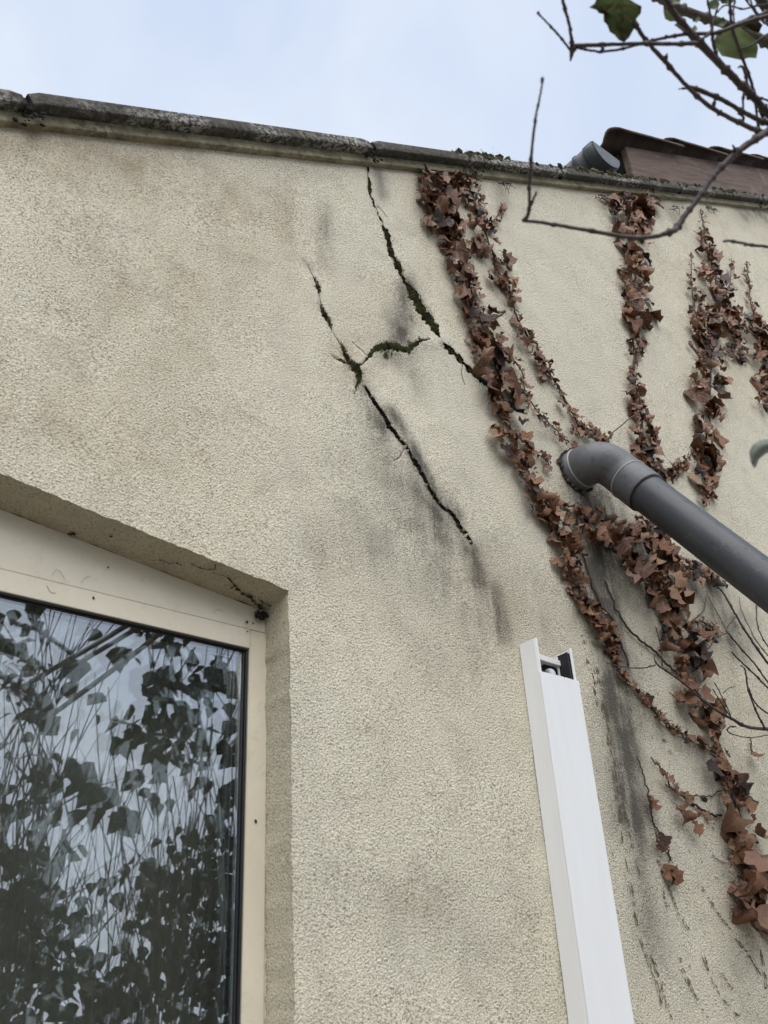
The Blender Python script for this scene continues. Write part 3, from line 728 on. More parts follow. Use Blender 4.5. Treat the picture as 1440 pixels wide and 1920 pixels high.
# verge tiles, each overlapping the one below
TL = .60
def tile_mesh(w=.235):
    mb = MB(); nu, nv = 5, 14; th = .014
    def prof(s):
        # s across (0..1): rolled edge first, then pan
        if s < .42: a = s / .42 * math.pi; return .040 * math.sin(a) + .0
        a = (s - .42) / .58; return -.014 * math.sin(a * math.pi)
    top = []; 
    for i in range(nu + 1):
        u = i / nu * (TL + .07)
        for j in range(nv + 1):
            sj = j / nv; y = sj * w; top.append((u, y, prof(sj) * .8 + .034 - .034 * i / nu + .0012 * fbm(u * 20, y * 20, 2)))
    n = len(top); vs = top + [(u, y, h - th) for u, y, h in top]
    fs = []; W_ = nv + 1
    for i in range(nu):
        for j in range(nv):
            a = i * W_ + j; fs += [(a, a + W_, a + W_ + 1, a + 1), (n + a, n + a + 1, n + a + W_ + 1, n + a + W_)]
    for j in range(nv): fs += [(j, j + 1, n + j + 1, n + j), (nu * W_ + j, n + nu * W_ + j, n + nu * W_ + j + 1, nu * W_ + j + 1)]
    for i in range(nu): a = i * W_; c2 = a + nv; fs += [(a, n + a, n + a + W_, a + W_), (c2, c2 + W_, n + c2 + W_, n + c2)]
    mb.add(vs, fs); return mb.mesh('roof_tile', M_tile, True)
tm = tile_mesh()
rot = Matrix((rd, Vector((0, 1, 0)), rn)).transposed().to_4x4()
for r_ in range(4):
    for k in range(17):
        o = bpy.data.objects.new('roof_tile', tm); COL.objects.link(o); o.parent = roof; o.matrix_parent_inverse = Matrix.Translation(-roof.location)
        mm = rot.copy(); mm = mm @ Matrix.Rotation(random.uniform(-.015, .015), 4, 'Y'); mm.translation = rp(-.07 + k * TL, YR - .045 + r_ * .222, .010 + random.uniform(-.003, .003)); o.matrix_world = mm
        o.matrix_basis = mm
# gutter: half round channel running away from the wall
gt = MB(); ga = at(1136, 283, YR - .005); gr = .088
def half(y, r):
    return [Vector((ga.x + r * math.cos(a), y, ga.z + r * math.sin(a))) for a in np.linspace(math.pi, 2 * math.pi, 15)]
for (r0, y0, y1, nm, mt) in ((gr, YR + .0, 4.4, 'gutter', M_gutter), (gr + .006, YR + .0, YR + .05, 'gutter_union', M_gutter), (gr + .006, YR + .09, YR + .11, 'gutter_union', M_gutter)):
    mb = MB(); a = half(y0, r0); b_ = half(y1, r0); a2 = half(y0, r0 - .004); b2 = half(y1, r0 - .004); n = len(a)
    mb.add(a + b_ + a2 + b2, [(i, i + 1, n + i + 1, n + i) for i in range(n - 1)] + [(2 * n + i, 3 * n + i, 3 * n + i + 1, 2 * n + i + 1) for i in range(n - 1)] +
           [(i, 2 * n + i, 2 * n + i + 1, i + 1) for i in range(n - 1)] + [(0, n, 3 * n, 2 * n), (n - 1, 3 * n - 1, 4 * n - 1, 2 * n - 1)])
    mb.build(nm, mt, roof, smooth=True)
mb = MB(); a = half(YR - .006, gr + .002); b_ = half(YR - .0005, gr + .002); n = len(a)
mb.add(a + b_, [tuple(range(n)), tuple(range(2 * n - 1, n - 1, -1))] + [(i, n + i, n + (i + 1) % n, (i + 1) % n) for i in range(n)])
mb.build('gutter_end_cap', M_gutter_cap, roof)

# ------------------------------------------------------------------ moss
def tufts(mb, c, r, n, up):
    up = Vector(up).normalized()
    for _ in range(n):
        d = (up + Vector((random.uniform(-1, 1), random.uniform(-1, 1), random.uniform(-1, 1))) * .75).normalized()
        b0 = Vector(c) + Vector((random.gauss(0, r * .45), random.gauss(0, r * .2), random.gauss(0, r * .45)))
        s_ = d.orthogonal().normalized() * random.uniform(.0006, .0012); w_ = d.cross(s_); h = random.uniform(.0025, .006)
        mb.add([b0 + s_, b0 - s_ * .5 + w_ * .8, b0 - s_ * .5 - w_ * .8, b0 + d * h], [(0, 1, 3), (1, 2, 3), (2, 0, 3)])
MOSS = {'a': (.5, 22), 'b': (.55, 30), 'c': (.5, 12), 'd': (.5, 8), 'e': (.35, 6), 'f': (.4, 10)}
m1, m2, m3 = MB(), MB(), MB()
for key, (lim, dens) in MOSS.items():
    sp = spline(CR[key], 14)
    for x, y, w in sp:
        if w < 2.2: continue
        bright = fbm(x * .035, y * .035, 5) + (.25 if key == 'b' else 0)
        if key in 'ef' and bright < -.1: continue
        px = random.gauss(x, w * .35); py = random.gauss(y, w * .35)
        dst = m1 if bright > .08 else m2
        cpt = at(px, py, .002); rr = w * .00115
        dst.blob(cpt + Vector((0, .001, 0)), rr * random.uniform(.55, .95), .4, (1, .6, 1))
        tufts(dst, cpt - Vector((0, rr * .3, 0)), rr * 1.1, int(dens * w / 5), (0, -1, .3))
for (x, y) in [(668, 690), (672, 698), (664, 688), (735, 650), (712, 655), (722, 646), (745, 655), (788, 640), (730, 665), (706, 648), (760, 660), (719, 667), (770, 648)]:
    for k in range(3): tufts(m1, at(x + random.gauss(0, 4), y + random.gauss(0, 3), -.001), .006, 20, (0, -1, .4))
tag(m1.build('moss', M_moss), 'olive green moss tufts growing in the wall cracks', 'moss', kind='stuff')
tag(m2.build('moss', M_moss_dark), 'dark dried moss filling the long wall cracks', 'moss', kind='stuff')
mm_ = MB()
for k in range(420):
    x = random.choice([random.gauss(2.05, .16), random.gauss(2.25, .25), random.uniform(1.75, 3.2), random.gauss(1.33, .05), random.uniform(1.5, 2.9)])
    if not 1.2 < x < 3.3: continue
    h = random.choice([.039, .039, .030, .012]); y = -.03 + random.uniform(-.004, .012 if h > .035 else 0)
    p = Vector((x, y, rz(x))) + cn * h
    r = random.uniform(.003, .011) * (1 if h > .02 else .7)
    mm_.blob(p, r, .35, (1.2, .8, .7))
    if random.random() < .5: tufts(mm_, p + cn * r * .5, r * 1.2, 8, cn)
tag(mm_.build('moss', M_moss_pale), 'mounds of moss along the top edge of the right coping stones', 'moss', kind='stuff')
mk = MB()
for px, n in ((60, 16), (705, 14), (880, 8), (1400, 14)):
    for k in range(n):
        X = at(px, 300).x if False else None
for X, n in ((.19, 12), (.215, 12), (.935, 16), (1.30, 8), (3.1, 10), (3.18, 10)):
    for k in range(n):
        x = random.gauss(X, .010); p = Vector((x, random.uniform(-.034, -.010), rz(x))) + cn * random.uniform(-.02, .006)
        mk.blob(p, random.uniform(.0015, .0045), .5, (1.2, .7, .8))
tag(mk.build('dirt_clumps', M_nest), 'black dirt and lichen clumps under the coping edge', 'dirt', kind='stuff')

# ------------------------------------------------------------------ ivy
def leaf_mesh(seed, kind):
    r = random.Random(seed); n = 20; rows = 3
    pts = []
    lob = kind if kind else 3
    for k in range(n):
        a = -math.pi + 2 * math.pi * (k + .5) / n      # 0 = tip direction (+y)
        if lob == 5: base = .78 + .22 * abs(math.cos(2.5 * a)) ** 1.2
        elif lob == 3: base = .74 + .26 * abs(math.cos(1.5 * a)) ** 1.1
        else: base = .80 + .14 * math.cos(a)
        base *= .86 + .22 * math.cos(a) if lob != 1 else 1
        if abs(a) > 2.75: base *= .55
        base *= r.uniform(.88, 1.07)
        pts.append((math.sin(a) * base * .66, math.cos(a) * base * .60 + .42))
    fold = r.uniform(.1, .8) * r.choice([1, 1, -.8]); cup = r.uniform(-.7, 1.7); tw = r.uniform(-1.1, 1.1); wav = r.uniform(.04, .15); ph = r.uniform(0, 6)
    def shape(x, y, t, k):
        z = fold * abs(x) * .9 + wav * t * math.sin(k * 2.1 + ph)
        yy = y - .35; ang = cup * yy * 1.5
        y2 = .35 + yy * math.cos(ang * .8); z2 = z - yy * math.sin(ang) * .7
        z2 += tw * x * yy
        return (x * (1 - .25 * abs(fold)), y2, z2)
    vs = [shape(0, .42, 0, 0)]
    for t in (.5, 1.0):
        for k, (x, y) in enumerate(pts):
            vs.append(shape(x * t, .42 + (y - .42) * t, t, k + (2 if t < 1 else 0)))
    fs = [(0, 1 + k, 1 + (k + 1) % n) for k in range(n)] + [(1 + k, 1 + n + k, 1 + n + (k + 1) % n, 1 + (k + 1) % n) for k in range(n)]
    mb = MB().add(vs, fs)
    # petiole
    pb = shape(0, .06, .5, 0)
    mb.tube([pb, (pb[0] * .5, -.08, pb[2] - .05), (r.uniform(-.08, .08), -.25, -.16)], [.018, .015, .012], 4)
    return mb
LEAFS = {}
for nm, mt in (('b', M_leaf), ('d', M_leaf_dark), ('t', M_leaf_tan)):
    LEAFS[nm] = [leaf_mesh(100 + i, (5, 3, 1, 1, 3, 5, 1)[i % 7]).mesh('leaf', mt, i % 3 != 0) for i in range(22)]
def put_leaf(parent, p, size, tip, nrm, which=None):
    w = which or random.choices('bdt', (.74, .11, .15))[0]
    me = random.choice(LEAFS[w])
    o = bpy.data.objects.new('leaf', me); COL.objects.link(o); o.parent = parent
    t = Vector(tip).normalized(); n = Vector(nrm); n = (n - t * n.dot(t)).normalized(); x = t.cross(n)
    mtx = Matrix((x * size * random.uniform(.75, 1.2), t * size, n * size * random.uniform(.8, 1.3))).transposed().to_4x4()
    mtx.translation = Vector(p) - t * size * .42
    o.matrix_parent_inverse = Matrix.Translation(-parent.location); o.matrix_basis = mtx
    return o
def rnd_leaf(parent, px, py, size, off=None, which=None, droop=1.0, spread=.75):
    off = off if off is not None else random.uniform(.004, .023)
    p = at(px, py, -off)
    tip = Vector((random.gauss(0, .55 * spread), -abs(random.gauss(.25, .3)), -droop + random.gauss(0, .35)))
    nrm = Vector((random.gauss(0, .38 * spread), -1, .25 + random.gauss(0, .35)))
    return put_leaf(parent, p, size, tip, nrm, which)
GROUP = 'dead ivy strands on the wall'
def strand(label, path, dens=1.0, smax=.062, smin=.022, stem_r=.0026, extra=(), tip=False):
    """path: (px, py, halfwidth px)"""
    v = thing('ivy_vine', label, 'ivy', at(path[-1][0], path[-1][1]), GROUP)
    def stems(pl, r0, r1):
        sp = spline([q[:2] for q in pl], 6); n = len(sp)
        pts = [at(x + random.gauss(0, 1.2), y + random.gauss(0, 1.2), -.004 - .003 * random.random()) for x, y in sp]
        MB().tube(pts, [r0 + (r1 - r0) * i / n for i in range(n)], 6).build('stem', M_stem, v, smooth=True)
    stems(path, stem_r * .7, stem_r * 1.3)
    for e in extra: stems(e, stem_r * .5, stem_r * .7)
    for pl in (path,) + tuple(e for e in extra if len(e[0]) > 2):
        sp = spline(pl, 10)
        acc = 0
        for i in range(len(sp) - 1):
            x, y, w = sp[i]; x2, y2, _ = sp[i + 1]
            if w < 2: continue
            dep = (at(x, y) - Vector((0, -D, ZC))).length; mpp = dep / F
            L_ = math.hypot(x2 - x, y2 - y)
            sz = min(smax, max(smin, w * 1.32 * mpp))
            acc += dens * L_ * mpp * 2 * w * mpp / (sz * sz * .21) if w > 11 else dens * L_ * mpp / (sz * .45)
            while acc > 0:
                acc -= 1
                u = random.uniform(-1, 1); t = (x2 - x) / L_, (y2 - y) / L_
                k = random.random(); lx = x + (x2 - x) * k - t[1] * u * w * .98; ly = y + (y2 - y) * k + t[0] * u * w * .98
                s_ = sz * random.choice((.4, .5, .65, .85, 1, 1, 1.3)) * random.uniform(.85, 1.15)
                rnd_leaf(v, lx, ly, s_)
    return v
s1 = strand('longest dead ivy strand, running from the coping past the long crack', dens=1.3, path=[(790, 322, 16), (812, 362, 27), (835, 420, 26), (855, 465, 24), (872, 510, 20), (888, 560, 20), (905, 600, 24), (918, 640, 28), (930, 690, 33), (940, 740, 30), (950, 785, 30), (968, 835, 24), (990, 885, 18), (1010, 930, 20), (1040, 965, 26), (1055, 1020, 26), (1075, 1070, 18), (1092, 1115, 18), (1128, 1170, 20), (1150, 1215, 14), (1165, 1260, 7), (1200, 1300, 4), (1243, 1350, 5), (1268, 1370, 6), (1310, 1390, 3), (1350, 1415, 1)],
            extra=([(815, 335, 15), (850, 345, 20), (880, 352, 14)], [(930, 640, 14), (975, 690, 8), (985, 735, 6), (1012, 775, 9), (1045, 808, 7), (1066, 832, 5)], [(878, 610, 1), (890, 640, 10), (905, 670, 16)], [(965, 850, 8), (1020, 850, 3), (1030, 880, 4)]))
s2 = strand('shorter dead ivy strand just right of the longest one', [(872, 318, 18), (885, 365, 16), (905, 420, 24), (922, 470, 22), (940, 520, 20), (957, 555, 15), (965, 585, 6), (985, 625, 14), (1005, 645, 9), (1020, 685, 15), (1040, 715, 6), (1058, 745, 9), (1080, 785, 10), (1105, 805, 14), (1140, 828, 12)],
            extra=([(915, 430, 2), (935, 400, 7), (945, 382, 6)], [(1075, 780, 1), (1088, 810, 22), (1098, 815, 16)]))
s4 = strand('dead ivy strand hanging behind the thin branch in the middle right', dens=1.35, path=[(1188, 360, 44), (1192, 395, 42), (1190, 430, 26), (1188, 465, 24), (1192, 510, 26), (1190, 545, 22), (1200, 585, 26), (1198, 620, 18), (1195, 650, 12), (1188, 690, 10), (1192, 725, 15), (1202, 765, 18), (1205, 810, 24), (1218, 845, 26), (1228, 880, 14), (1245, 905, 10)],
            extra=([(1190, 378, 3), (1150, 385, 9), (1128, 368, 3)], [(1195, 655), (1188, 700)]))
s5 = strand('broad dead ivy strand with three thin tips near the right edge', dens=1.1, path=[(1313, 392, 7), (1322, 430, 11), (1328, 475, 20), (1340, 520, 24), (1345, 560, 34), (1335, 605, 45), (1340, 640, 46), (1335, 680, 30), (1332, 720, 30), (1330, 760, 22), (1330, 800, 24), (1320, 840, 32), (1318, 880, 26), (1325, 915, 16), (1320, 945, 8)], smax=.058,
            extra=([(1296, 475, 5), (1296, 510, 8), (1297, 545, 8), (1303, 575, 10), (1310, 620, 16)], [(1372, 485, 6), (1370, 525, 9), (1368, 570, 10), (1385, 600, 14), (1388, 650, 14), (1392, 685, 8)], [(1318, 830, 8), (1290, 858, 10), (1262, 885, 14), (1245, 900, 12)]))
s6 = strand('thin tipped dead ivy strand running off the right picture edge', [(1400, 490, 6), (1404, 530, 7), (1408, 565, 6), (1414, 590, 12), (1422, 620, 20), (1432, 665, 22), (1428, 700, 20), (1432, 740, 16), (1445, 770, 10)], extra=([(1412, 660), (1440, 690)],))
s7 = strand('dead ivy strand with large leaves starting under the drainpipe elbow', dens=1.15, path=[(1075, 950, 15), (1095, 968, 20), (1125, 985, 26), (1155, 1010, 32), (1185, 1040, 36), (1205, 1065, 26), (1255, 1085, 20), (1258, 1115, 30), (1268, 1150, 26), (1275, 1190, 30), (1285, 1225, 30), (1290, 1265, 30), (1312, 1310, 28), (1332, 1350, 22), (1345, 1385, 8), (1355, 1425, 16), (1368, 1470, 22), (1385, 1525, 26), (1395, 1570, 30), (1400, 1630, 36), (1412, 1690, 34), (1440, 1740, 30)], smax=.07, stem_r=.0042,
            extra=([(1185, 985, 18), (1230, 1010, 25), (1260, 1050, 18), (1330, 1080, 14), (1360, 1095, 8)], [(1085, 1000), (1100, 1060), (1120, 1120), (1150, 1165)], [(1134, 1090), (1150, 1128), (1170, 1168), (1195, 1195), (1220, 1215), (1250, 1245), (1285, 1275)],
                   [(1290, 1170, 3), (1315, 1165, 6), (1335, 1180, 16), (1325, 1200, 10)], [(1180, 1250), (1160, 1200), (1110, 1140)]))
s8 = strand('small dead ivy spray with a few hanging leaves at lower right', dens=.45, path=[(1222, 1420, 1), (1245, 1450, 5), (1258, 1475, 13), (1275, 1490, 6), (1300, 1507, 5), (1330, 1525, 3), (1352, 1530, 1)], stem_r=.002,
            extra=([(1268, 1483, 3), (1300, 1492, 3), (1330, 1494, 5), (1345, 1485, 3), (1370, 1474, 1)],))
for px, py, sz, w in ((1284, 1495, .034, 't'), (1278, 1522, .040, 'b'), (1292, 1530, .040, 'b'), (1305, 1548, .034, 'b'), (1313, 1522, .022, 'b'), (1246, 1452, .018, 'b')): rnd_leaf(s8, px, py, sz, .02, w, spread=.4)
s9 = strand('single dark stem with three dead leaves beside the trunking', [(1196, 1418, 1), (1205, 1450, 1), (1217, 1490, 1), (1225, 1540, 1), (1237, 1562, 1), (1250, 1590, 1), (1258, 1612, 1)], stem_r=.0017)
for px, py, sz, w in ((1219, 1502, .028, 't'), (1222, 1510, .026, 'b'), (1234, 1573, .038, 'd'), (1240, 1576, .034, 'b'), (1262, 1632, .042, 'b'), (1266, 1640, .036, 'b')): rnd_leaf(s9, px, py, sz, .016, w, spread=.4)
s10 = strand('one dead leaf dangling alone beside the bottom right twigs', [(1406, 1382, 1), (1408, 1400, 1), (1411, 1412, 1)], stem_r=.0012)
rnd_leaf(s10, 1412, 1416, .032, .012, 't', spread=.2)
# larger showpiece leaves as in the picture
for v, px, py, sz, w, off in ((s7, 1120, 985, .062, 't', .05), (s7, 1165, 1012, .070, 't', .05), (s7, 1180, 1075, .058, 't', .04), (s7, 1205, 1065, .060, 't', .035), (s7, 1140, 1000, .05, 'b', .05),
                              (s7, 1345, 1435, .055, 'd', .03), (s7, 1300, 1065, .05, 'd', .03), (s7, 1265, 1080, .055, 'b', .03), (s7, 1272, 1110, .055, 'b', .04), (s7, 1350, 1090, .035, 'd', .03),
                              (s7, 1420, 1720, .085, 't', .05), (s7, 1405, 1655, .075, 'b', .06), (s7, 1425, 1610, .070, 't', .06), (s7, 1380, 1535, .060, 'b', .04), (s7, 1400, 1500, .05, 'd', .02),
                              (s1, 888, 578, .055, 'd', .03), (s1, 918, 600, .055, 'd', .03), (s1, 905, 665, .055, 't', .035), (s1, 800, 365, .06, 'b', .03), (s1, 825, 385, .06, 'b', .035), (s1, 855, 470, .06, 'b', .035), (s1, 870, 540, .05, 'b', .03),
                              (s4, 1163, 420, .05, 't', .03), (s4, 1205, 400, .055, 'b', .035), (s4, 1215, 455, .045, 't', .03), (s4, 1175, 495, .055, 'b', .03), (s5, 1330, 530, .06, 'b', .03), (s5, 1365, 545, .055, 'd', .03), (s5, 1365, 600, .055, 't', .03), (s5, 1310, 720, .045, 't', .03), (s6, 1432, 700, .06, 't', .03), (s6, 1420, 610, .045, 'b', .03)):
    rnd_leaf(v, px, py, sz, off, w, spread=.6)
# rootlets and dead tendril tufts under the coping
for v, spots in ((s1, ((815, 325), (790, 322))), (s2, ((868, 322), (880, 328), (945, 345))), (s4, ((1125, 365), (1225, 370), (1262, 388))), (s5, ((1322, 388), (1335, 390)))):
    mb = MB()
    for (x, y) in spots:
        for k in range(7):
            a = at(x + random.gauss(0, 5), y + random.gauss(0, 3), -.012); 
            mb.tube([a, a + Vector((random.gauss(0, .008), -random.uniform(.002, .014), -random.uniform(.006, .014))), a + Vector((random.gauss(0, .014), -random.uniform(.002, .02), -random.uniform(.016, .034)))], [.0014, .0011, .0006], 4)
    mb.build('tendril_tuft', M_twine, v)['kind'] = 'stuff'
# rootlet scars left on the plaster
sc = MB()
SCARS = [[(1118, 1250), (1130, 1320), (1140, 1390), (1155, 1480), (1165, 1560), (1185, 1680), (1200, 1760), (1225, 1830), (1245, 1900)], [(1135, 1320), (1150, 1430), (1165, 1500), (1190, 1600), (1210, 1680)],
         [(1232, 1612), (1248, 1650), (1262, 1690), (1276, 1720), (1300, 1755)], [(1243, 1670), (1255, 1710)], [(1270, 1780), (1285, 1830), (1310, 1880), (1330, 1915)], [(1310, 1655), (1328, 1685), (1350, 1720), (1372, 1745)], [(1318, 1790), (1335, 1840), (1360, 1880), (1390, 1912)],
         [(1352, 1825), (1378, 1862)], [(1425, 1780), (1432, 1820), (1438, 1870)], [(1332, 1542), (1343, 1562)], [(1335, 1603), (1350, 1615), (1370, 1619)], [(1240, 1385), (1248, 1392)], [(1255, 1406), (1262, 1415)],
         [(1240, 1840), (1248, 1880), (1262, 1915)], [(1222, 1790), (1240, 1850)], [(1090, 1190), (1100, 1215)], [(1378, 1760), (1400, 1785), (1425, 1830)], [(1100, 1235), (1112, 1270), (1120, 1330)]]
for pl in SCARS:
    sp = spline(pl, 10); i = 0
    while i < len(sp) - 3:
        if random.random() < .85:
            x, y = sp[i]; x2, y2 = sp[min(i + random.choice((1, 2, 2, 3)), len(sp) - 1)]
            n_ = 3
            for q in range(n_):
                u = random.gauss(0, 1.7)
                a = at(x + u, y, -.0015); b_ = at(x2 + u + random.gauss(0, 1.2), y2, -.0015)
                sc.tube([a, a.lerp(b_, .5) + Vector((random.gauss(0, .0012), -.0012, 0)), b_], [.0002, random.uniform(.0003, .0009), .0002], 4)
        i += random.choice((1, 2, 2, 3))
for k in range(130):
    x, y = random.uniform(1090, 1430), random.uniform(1180, 1900)
    a = at(x, y, -.001); b_ = at(x + random.gauss(3, 3), y + random.uniform(4, 12), -.001)
    sc.tube([a, (a + b_) / 2 - Vector((0, .001, 0)), b_], [.0002, random.uniform(.0002, .0005), .0002], 4)
tag(sc.build('ivy_rootlets', M_scar), 'dashed lines of old ivy rootlets left on the lower right plaster', 'rootlets', kind='stuff')

# ------------------------------------------------------------------ branches
def branch(parent, pl, conv, r_px=None, sides=8, name='branch', m=M_twig, nodes=True, n=8, dist=None):
    """pl: (px, py, width px, distance)"""
    sp = spline(pl, n); pts = []; rs = []
    for i, (x, y, w, d) in enumerate(sp):
        pts.append(conv(x + random.gauss(0, .35), y + random.gauss(0, .35), d)); rs.append(max(.35, w) / 2 * (pts[-1] - Vector((0, -D, ZC))).length / F * random.uniform(.93, 1.07))
    if nodes:
        k = random.randint(3, 6)
        while k < len(rs) - 1:
            rs[k] *= 1.5
            if random.random() < .7:
                pass
            k += random.randint(6, 11)
    return MB().tube(pts, rs, sides).build(name, m, parent, smooth=True)
Z3 = lambda l, d0, d1: [(960 + x / 3, y / 3, w / 3 * .92, d0 + (d1 - d0) * i / max(1, len(l) - 1)) for i, (x, y, w) in enumerate(l)]
shrub = thing('overhanging_shrub', 'nearly bare dark shrub branches with a few ragged green leaves overhead', 'shrub', (1.9, -.75, 0))
bl_ = lambda l, d0, d1, **k: branch(shrub, Z3(l, d0, d1), away, **k)
bl_([(1700, 640, 50), (1560, 690, 46), (1440, 742, 42), (1390, 770, 38), (1300, 830, 36), (1230, 890, 34), (1150, 970, 34), (1105, 1025, 34), (1060, 1100, 30), (990, 1190, 30), (930, 1275, 38), (905, 1300, 36), (800, 1330, 26), (700, 1337, 24), (590, 1325, 24), (400, 1290, 22), (235, 1262, 20), (60, 1240, 20)], 1.05, .86)
bl_([(60, 1242, 18), (88, 1215, 22), (98, 1150, 20), (97, 1060, 19), (107, 900, 18), (130, 680, 15), (150, 580, 13), (172, 462, 11)], .86, .84)
bl_([(92, 1190, 15), (115, 1135, 15), (138, 1080, 13)], .86, .85); bl_([(605, 1328, 22), (592, 1350, 18), (575, 1365, 8)], .9, .89, n=4)
bl_([(1250, 875, 24), (1252, 840, 16), (1242, 815, 8)], 1.0, .99, n=4)
bl_([(235, 1262, 34), (232, 1275, 20)], .87, .87, n=3); bl_([(172, 470, 16), (170, 450, 20), (172, 430, 8)], .84, .84, n=3)
bl_([(690, 130, 30), (702, 152, 24), (760, 235, 22), (860, 345, 24), (980, 480, 22), (1100, 590, 24), (1180, 640, 24), (1290, 695, 25), (1410, 745, 30), (1520, 760, 36)], 1.0, 1.06)
bl_([(855, 350, 34), (865, 325, 22), (872, 300, 8)], 1.02, 1.02, n=4); bl_([(1000, 492, 24), (970, 497, 12), (935, 500, 5)], 1.03, 1.03, n=4)
bl_([(990, 488, 22), (1060, 510, 26), (1180, 560, 26), (1300, 630, 26), (1430, 690, 30), (1560, 720, 34)], 1.03, 1.07)
bl_([(345, 258, 24), (560, 250, 20), (760, 245, 22), (900, 247, 22), (1040, 243, 26)], .98, 1.02)
bl_([(360, 268, 12), (440, 283, 13), (510, 290, 14), (640, 270, 13), (760, 235, 15), (870, 210, 16), (1000, 190, 18), (1150, 185, 20), (1300, 130, 22), (1440, 90, 24), (1560, 60, 26)], .98, 1.08)
bl_([(338, 275, 26), (332, 200, 18), (320, 130, 17), (285, 0, 18), (262, -90, 18)], .98, .94)
bl_([(345, 258, 30), (338, 290, 28), (328, 345, 8)], .98, .975, n=4)
bl_([(325, 275, 12), (255, 190, 13), (190, 120, 10), (152, 82, 10), (147, 72, 16)], .98, .95)
bl_([(508, 300, 8), (510, 275, 20), (516, 262, 6)], .98, .98, n=3); bl_([(862, 222, 8), (866, 205, 18), (870, 195, 6)], 1.0, 1.0, n=3)
bl_([(760, -60, 50), (860, 5, 50), (920, 42, 50), (1010, 75, 48), (1150, 120, 46), (1300, 172, 50), (1440, 240, 54), (1600, 320, 58)], 1.15, 1.22, m=M_bark_old)
bl_([(840, -60, 30), (880, 20, 32), (930, 100, 34), (1040, 225, 42), (1150, 340, 38), (1250, 440, 40), (1330, 520, 42), (1380, 570, 40), (1450, 650, 42), (1560, 720, 44)], 1.02, 1.09)
bl_([(1225, -40, 14), (1235, 130, 15), (1285, 300, 16), (1335, 430, 15), (1375, 560, 16), (1425, 700, 18)], 1.08, 1.08)
bl_([(1095, -40, 11), (1120, 120, 13), (1135, 250, 20), (1160, 330, 10)], 1.06, 1.05); bl_([(1165, -30, 9), (1150, 60, 11), (1115, 180, 13), (1050, 230, 15)], 1.06, 1.03)
bl_([(1300, 640, 12), (1300, 580, 12), (1302, 520, 14)], 1.06, 1.06, n=4); bl_([(1295, 700, 20), (1300, 655, 14), (1270, 640, 7)], 1.06, 1.06, n=4)
bl_([(1385, 735, 22), (1382, 690, 14), (1365, 560, 13), (1325, 470, 13), (1300, 380, 14), (1270, 380, 8)], 1.07, 1.07)
bl_([(1130, 605, 24), (1140, 570, 14), (1148, 555, 6)], 1.04, 1.04, n=4)
bl_([(1560, 40, 26), (1440, 70, 22), (1340, 105, 20), (1240, 150, 20), (1165, 180, 16), (1060, 190, 12)], 1.1, 1.04)
bl_([(1370, -50, 50), (1420, 30, 48), (1480, 130, 50), (1600, 300, 52)], 1.12, 1.15, m=M_bark_old)
bl_([(1560, 150, 12), (1440, 195, 11), (1390, 225, 10), (1330, 262, 10), (1285, 272, 8)], 1.05, 1.03); bl_([(1600, 620, 16), (1440, 565, 12), (1390, 548, 10)], 1.07, 1.06)
bl_([(1500, 20, 9), (1390, 30, 9), (1300, 50, 9), (1200, 30, 8), (1155, 70, 8)], 1.12, 1.08); bl_([(1420, 120, 10), (1370, 60, 9), (1340, 0, 9), (1330, -40, 9)], 1.08, 1.08)
bl_([(1290, -40, 10), (1340, 30, 10), (1400, 110, 11), (1480, 170, 14)], 1.1, 1.1); bl_([(1250, 130, 10), (1245, 60, 10), (1260, -40, 9)], 1.06, 1.08); bl_([(985, 190, 16), (930, 145, 12), (915, 138, 5)], 1.02, 1.02, n=4)
bl_([(1190, 1357, 9), (1215, 1355, 15), (1300, 1368, 15), (1330, 1376, 17), (1440, 1388, 16), (1600, 1395, 18)], .92, 1.0)
# limbs beyond the frame that carry the branches
hub = Vector((1.5, -1.02, 3.4))
MB().tube(spline([(2.6, -1.45, 0), (2.55, -1.4, 1.3), (2.3, -1.25, 2.5), tuple(hub)], 6), [.05 - .0012 * i for i in range(19)], 10).build('trunk', M_bark_old, shrub, smooth=True)
for (px, py, d) in ((1493, 240, 1.06), (1480, 20, 1.09), (1493, 107, 1.21)):
    e = away(px, py, d); out = away(px + 120, py - 40, d + .05)
    sp = spline([tuple(hub), tuple(hub.lerp(out, .6) + Vector((.08, -.02, .02))), tuple(out), tuple(e)], 8); MB().tube(sp, [.0095 - .0002 * i for i in range(len(sp))], 8).build('branch', M_bark_old, shrub, smooth=True)
# green leaves of the shrub
def big_leaf(outline, d, mat_, curl=.01, name='leaf', parent=shrub, midrib=None):
    c = np.mean(np.array(outline), 0); n = len(outline)
    vs = []; 
    for k, t in enumerate((0, .35, .7, 1.0)):
        if t == 0: vs.append(away(c[0], c[1], d + curl)); continue
        for i, (x, y) in enumerate(outline):
            vs.append(away(c[0] + (x - c[0]) * t, c[1] + (y - c[1]) * t, d + curl * (1 - t * t) + .006 * t * math.sin(i * 1.7) + .012 * (x - c[0]) / 50))
    fs = [(0, 1 + i, 1 + (i + 1) % n) for i in range(n)]
    for r_ in range(2): fs += [(1 + r_ * n + i, 1 + (r_ + 1) * n + i, 1 + (r_ + 1) * n + (i + 1) % n, 1 + r_ * n + (i + 1) % n) for i in range(n)]
    o = MB().add(vs, fs).build(name, mat_, parent, smooth=True)
    if midrib: MB().tube([away(x, y, d + curl - .004) for x, y in spline(midrib, 6)], .0009, 5).build('midrib', M_twig_pale, o)
    return o
z3 = lambda l: [(960 + x / 3, y / 3) for x, y in l]
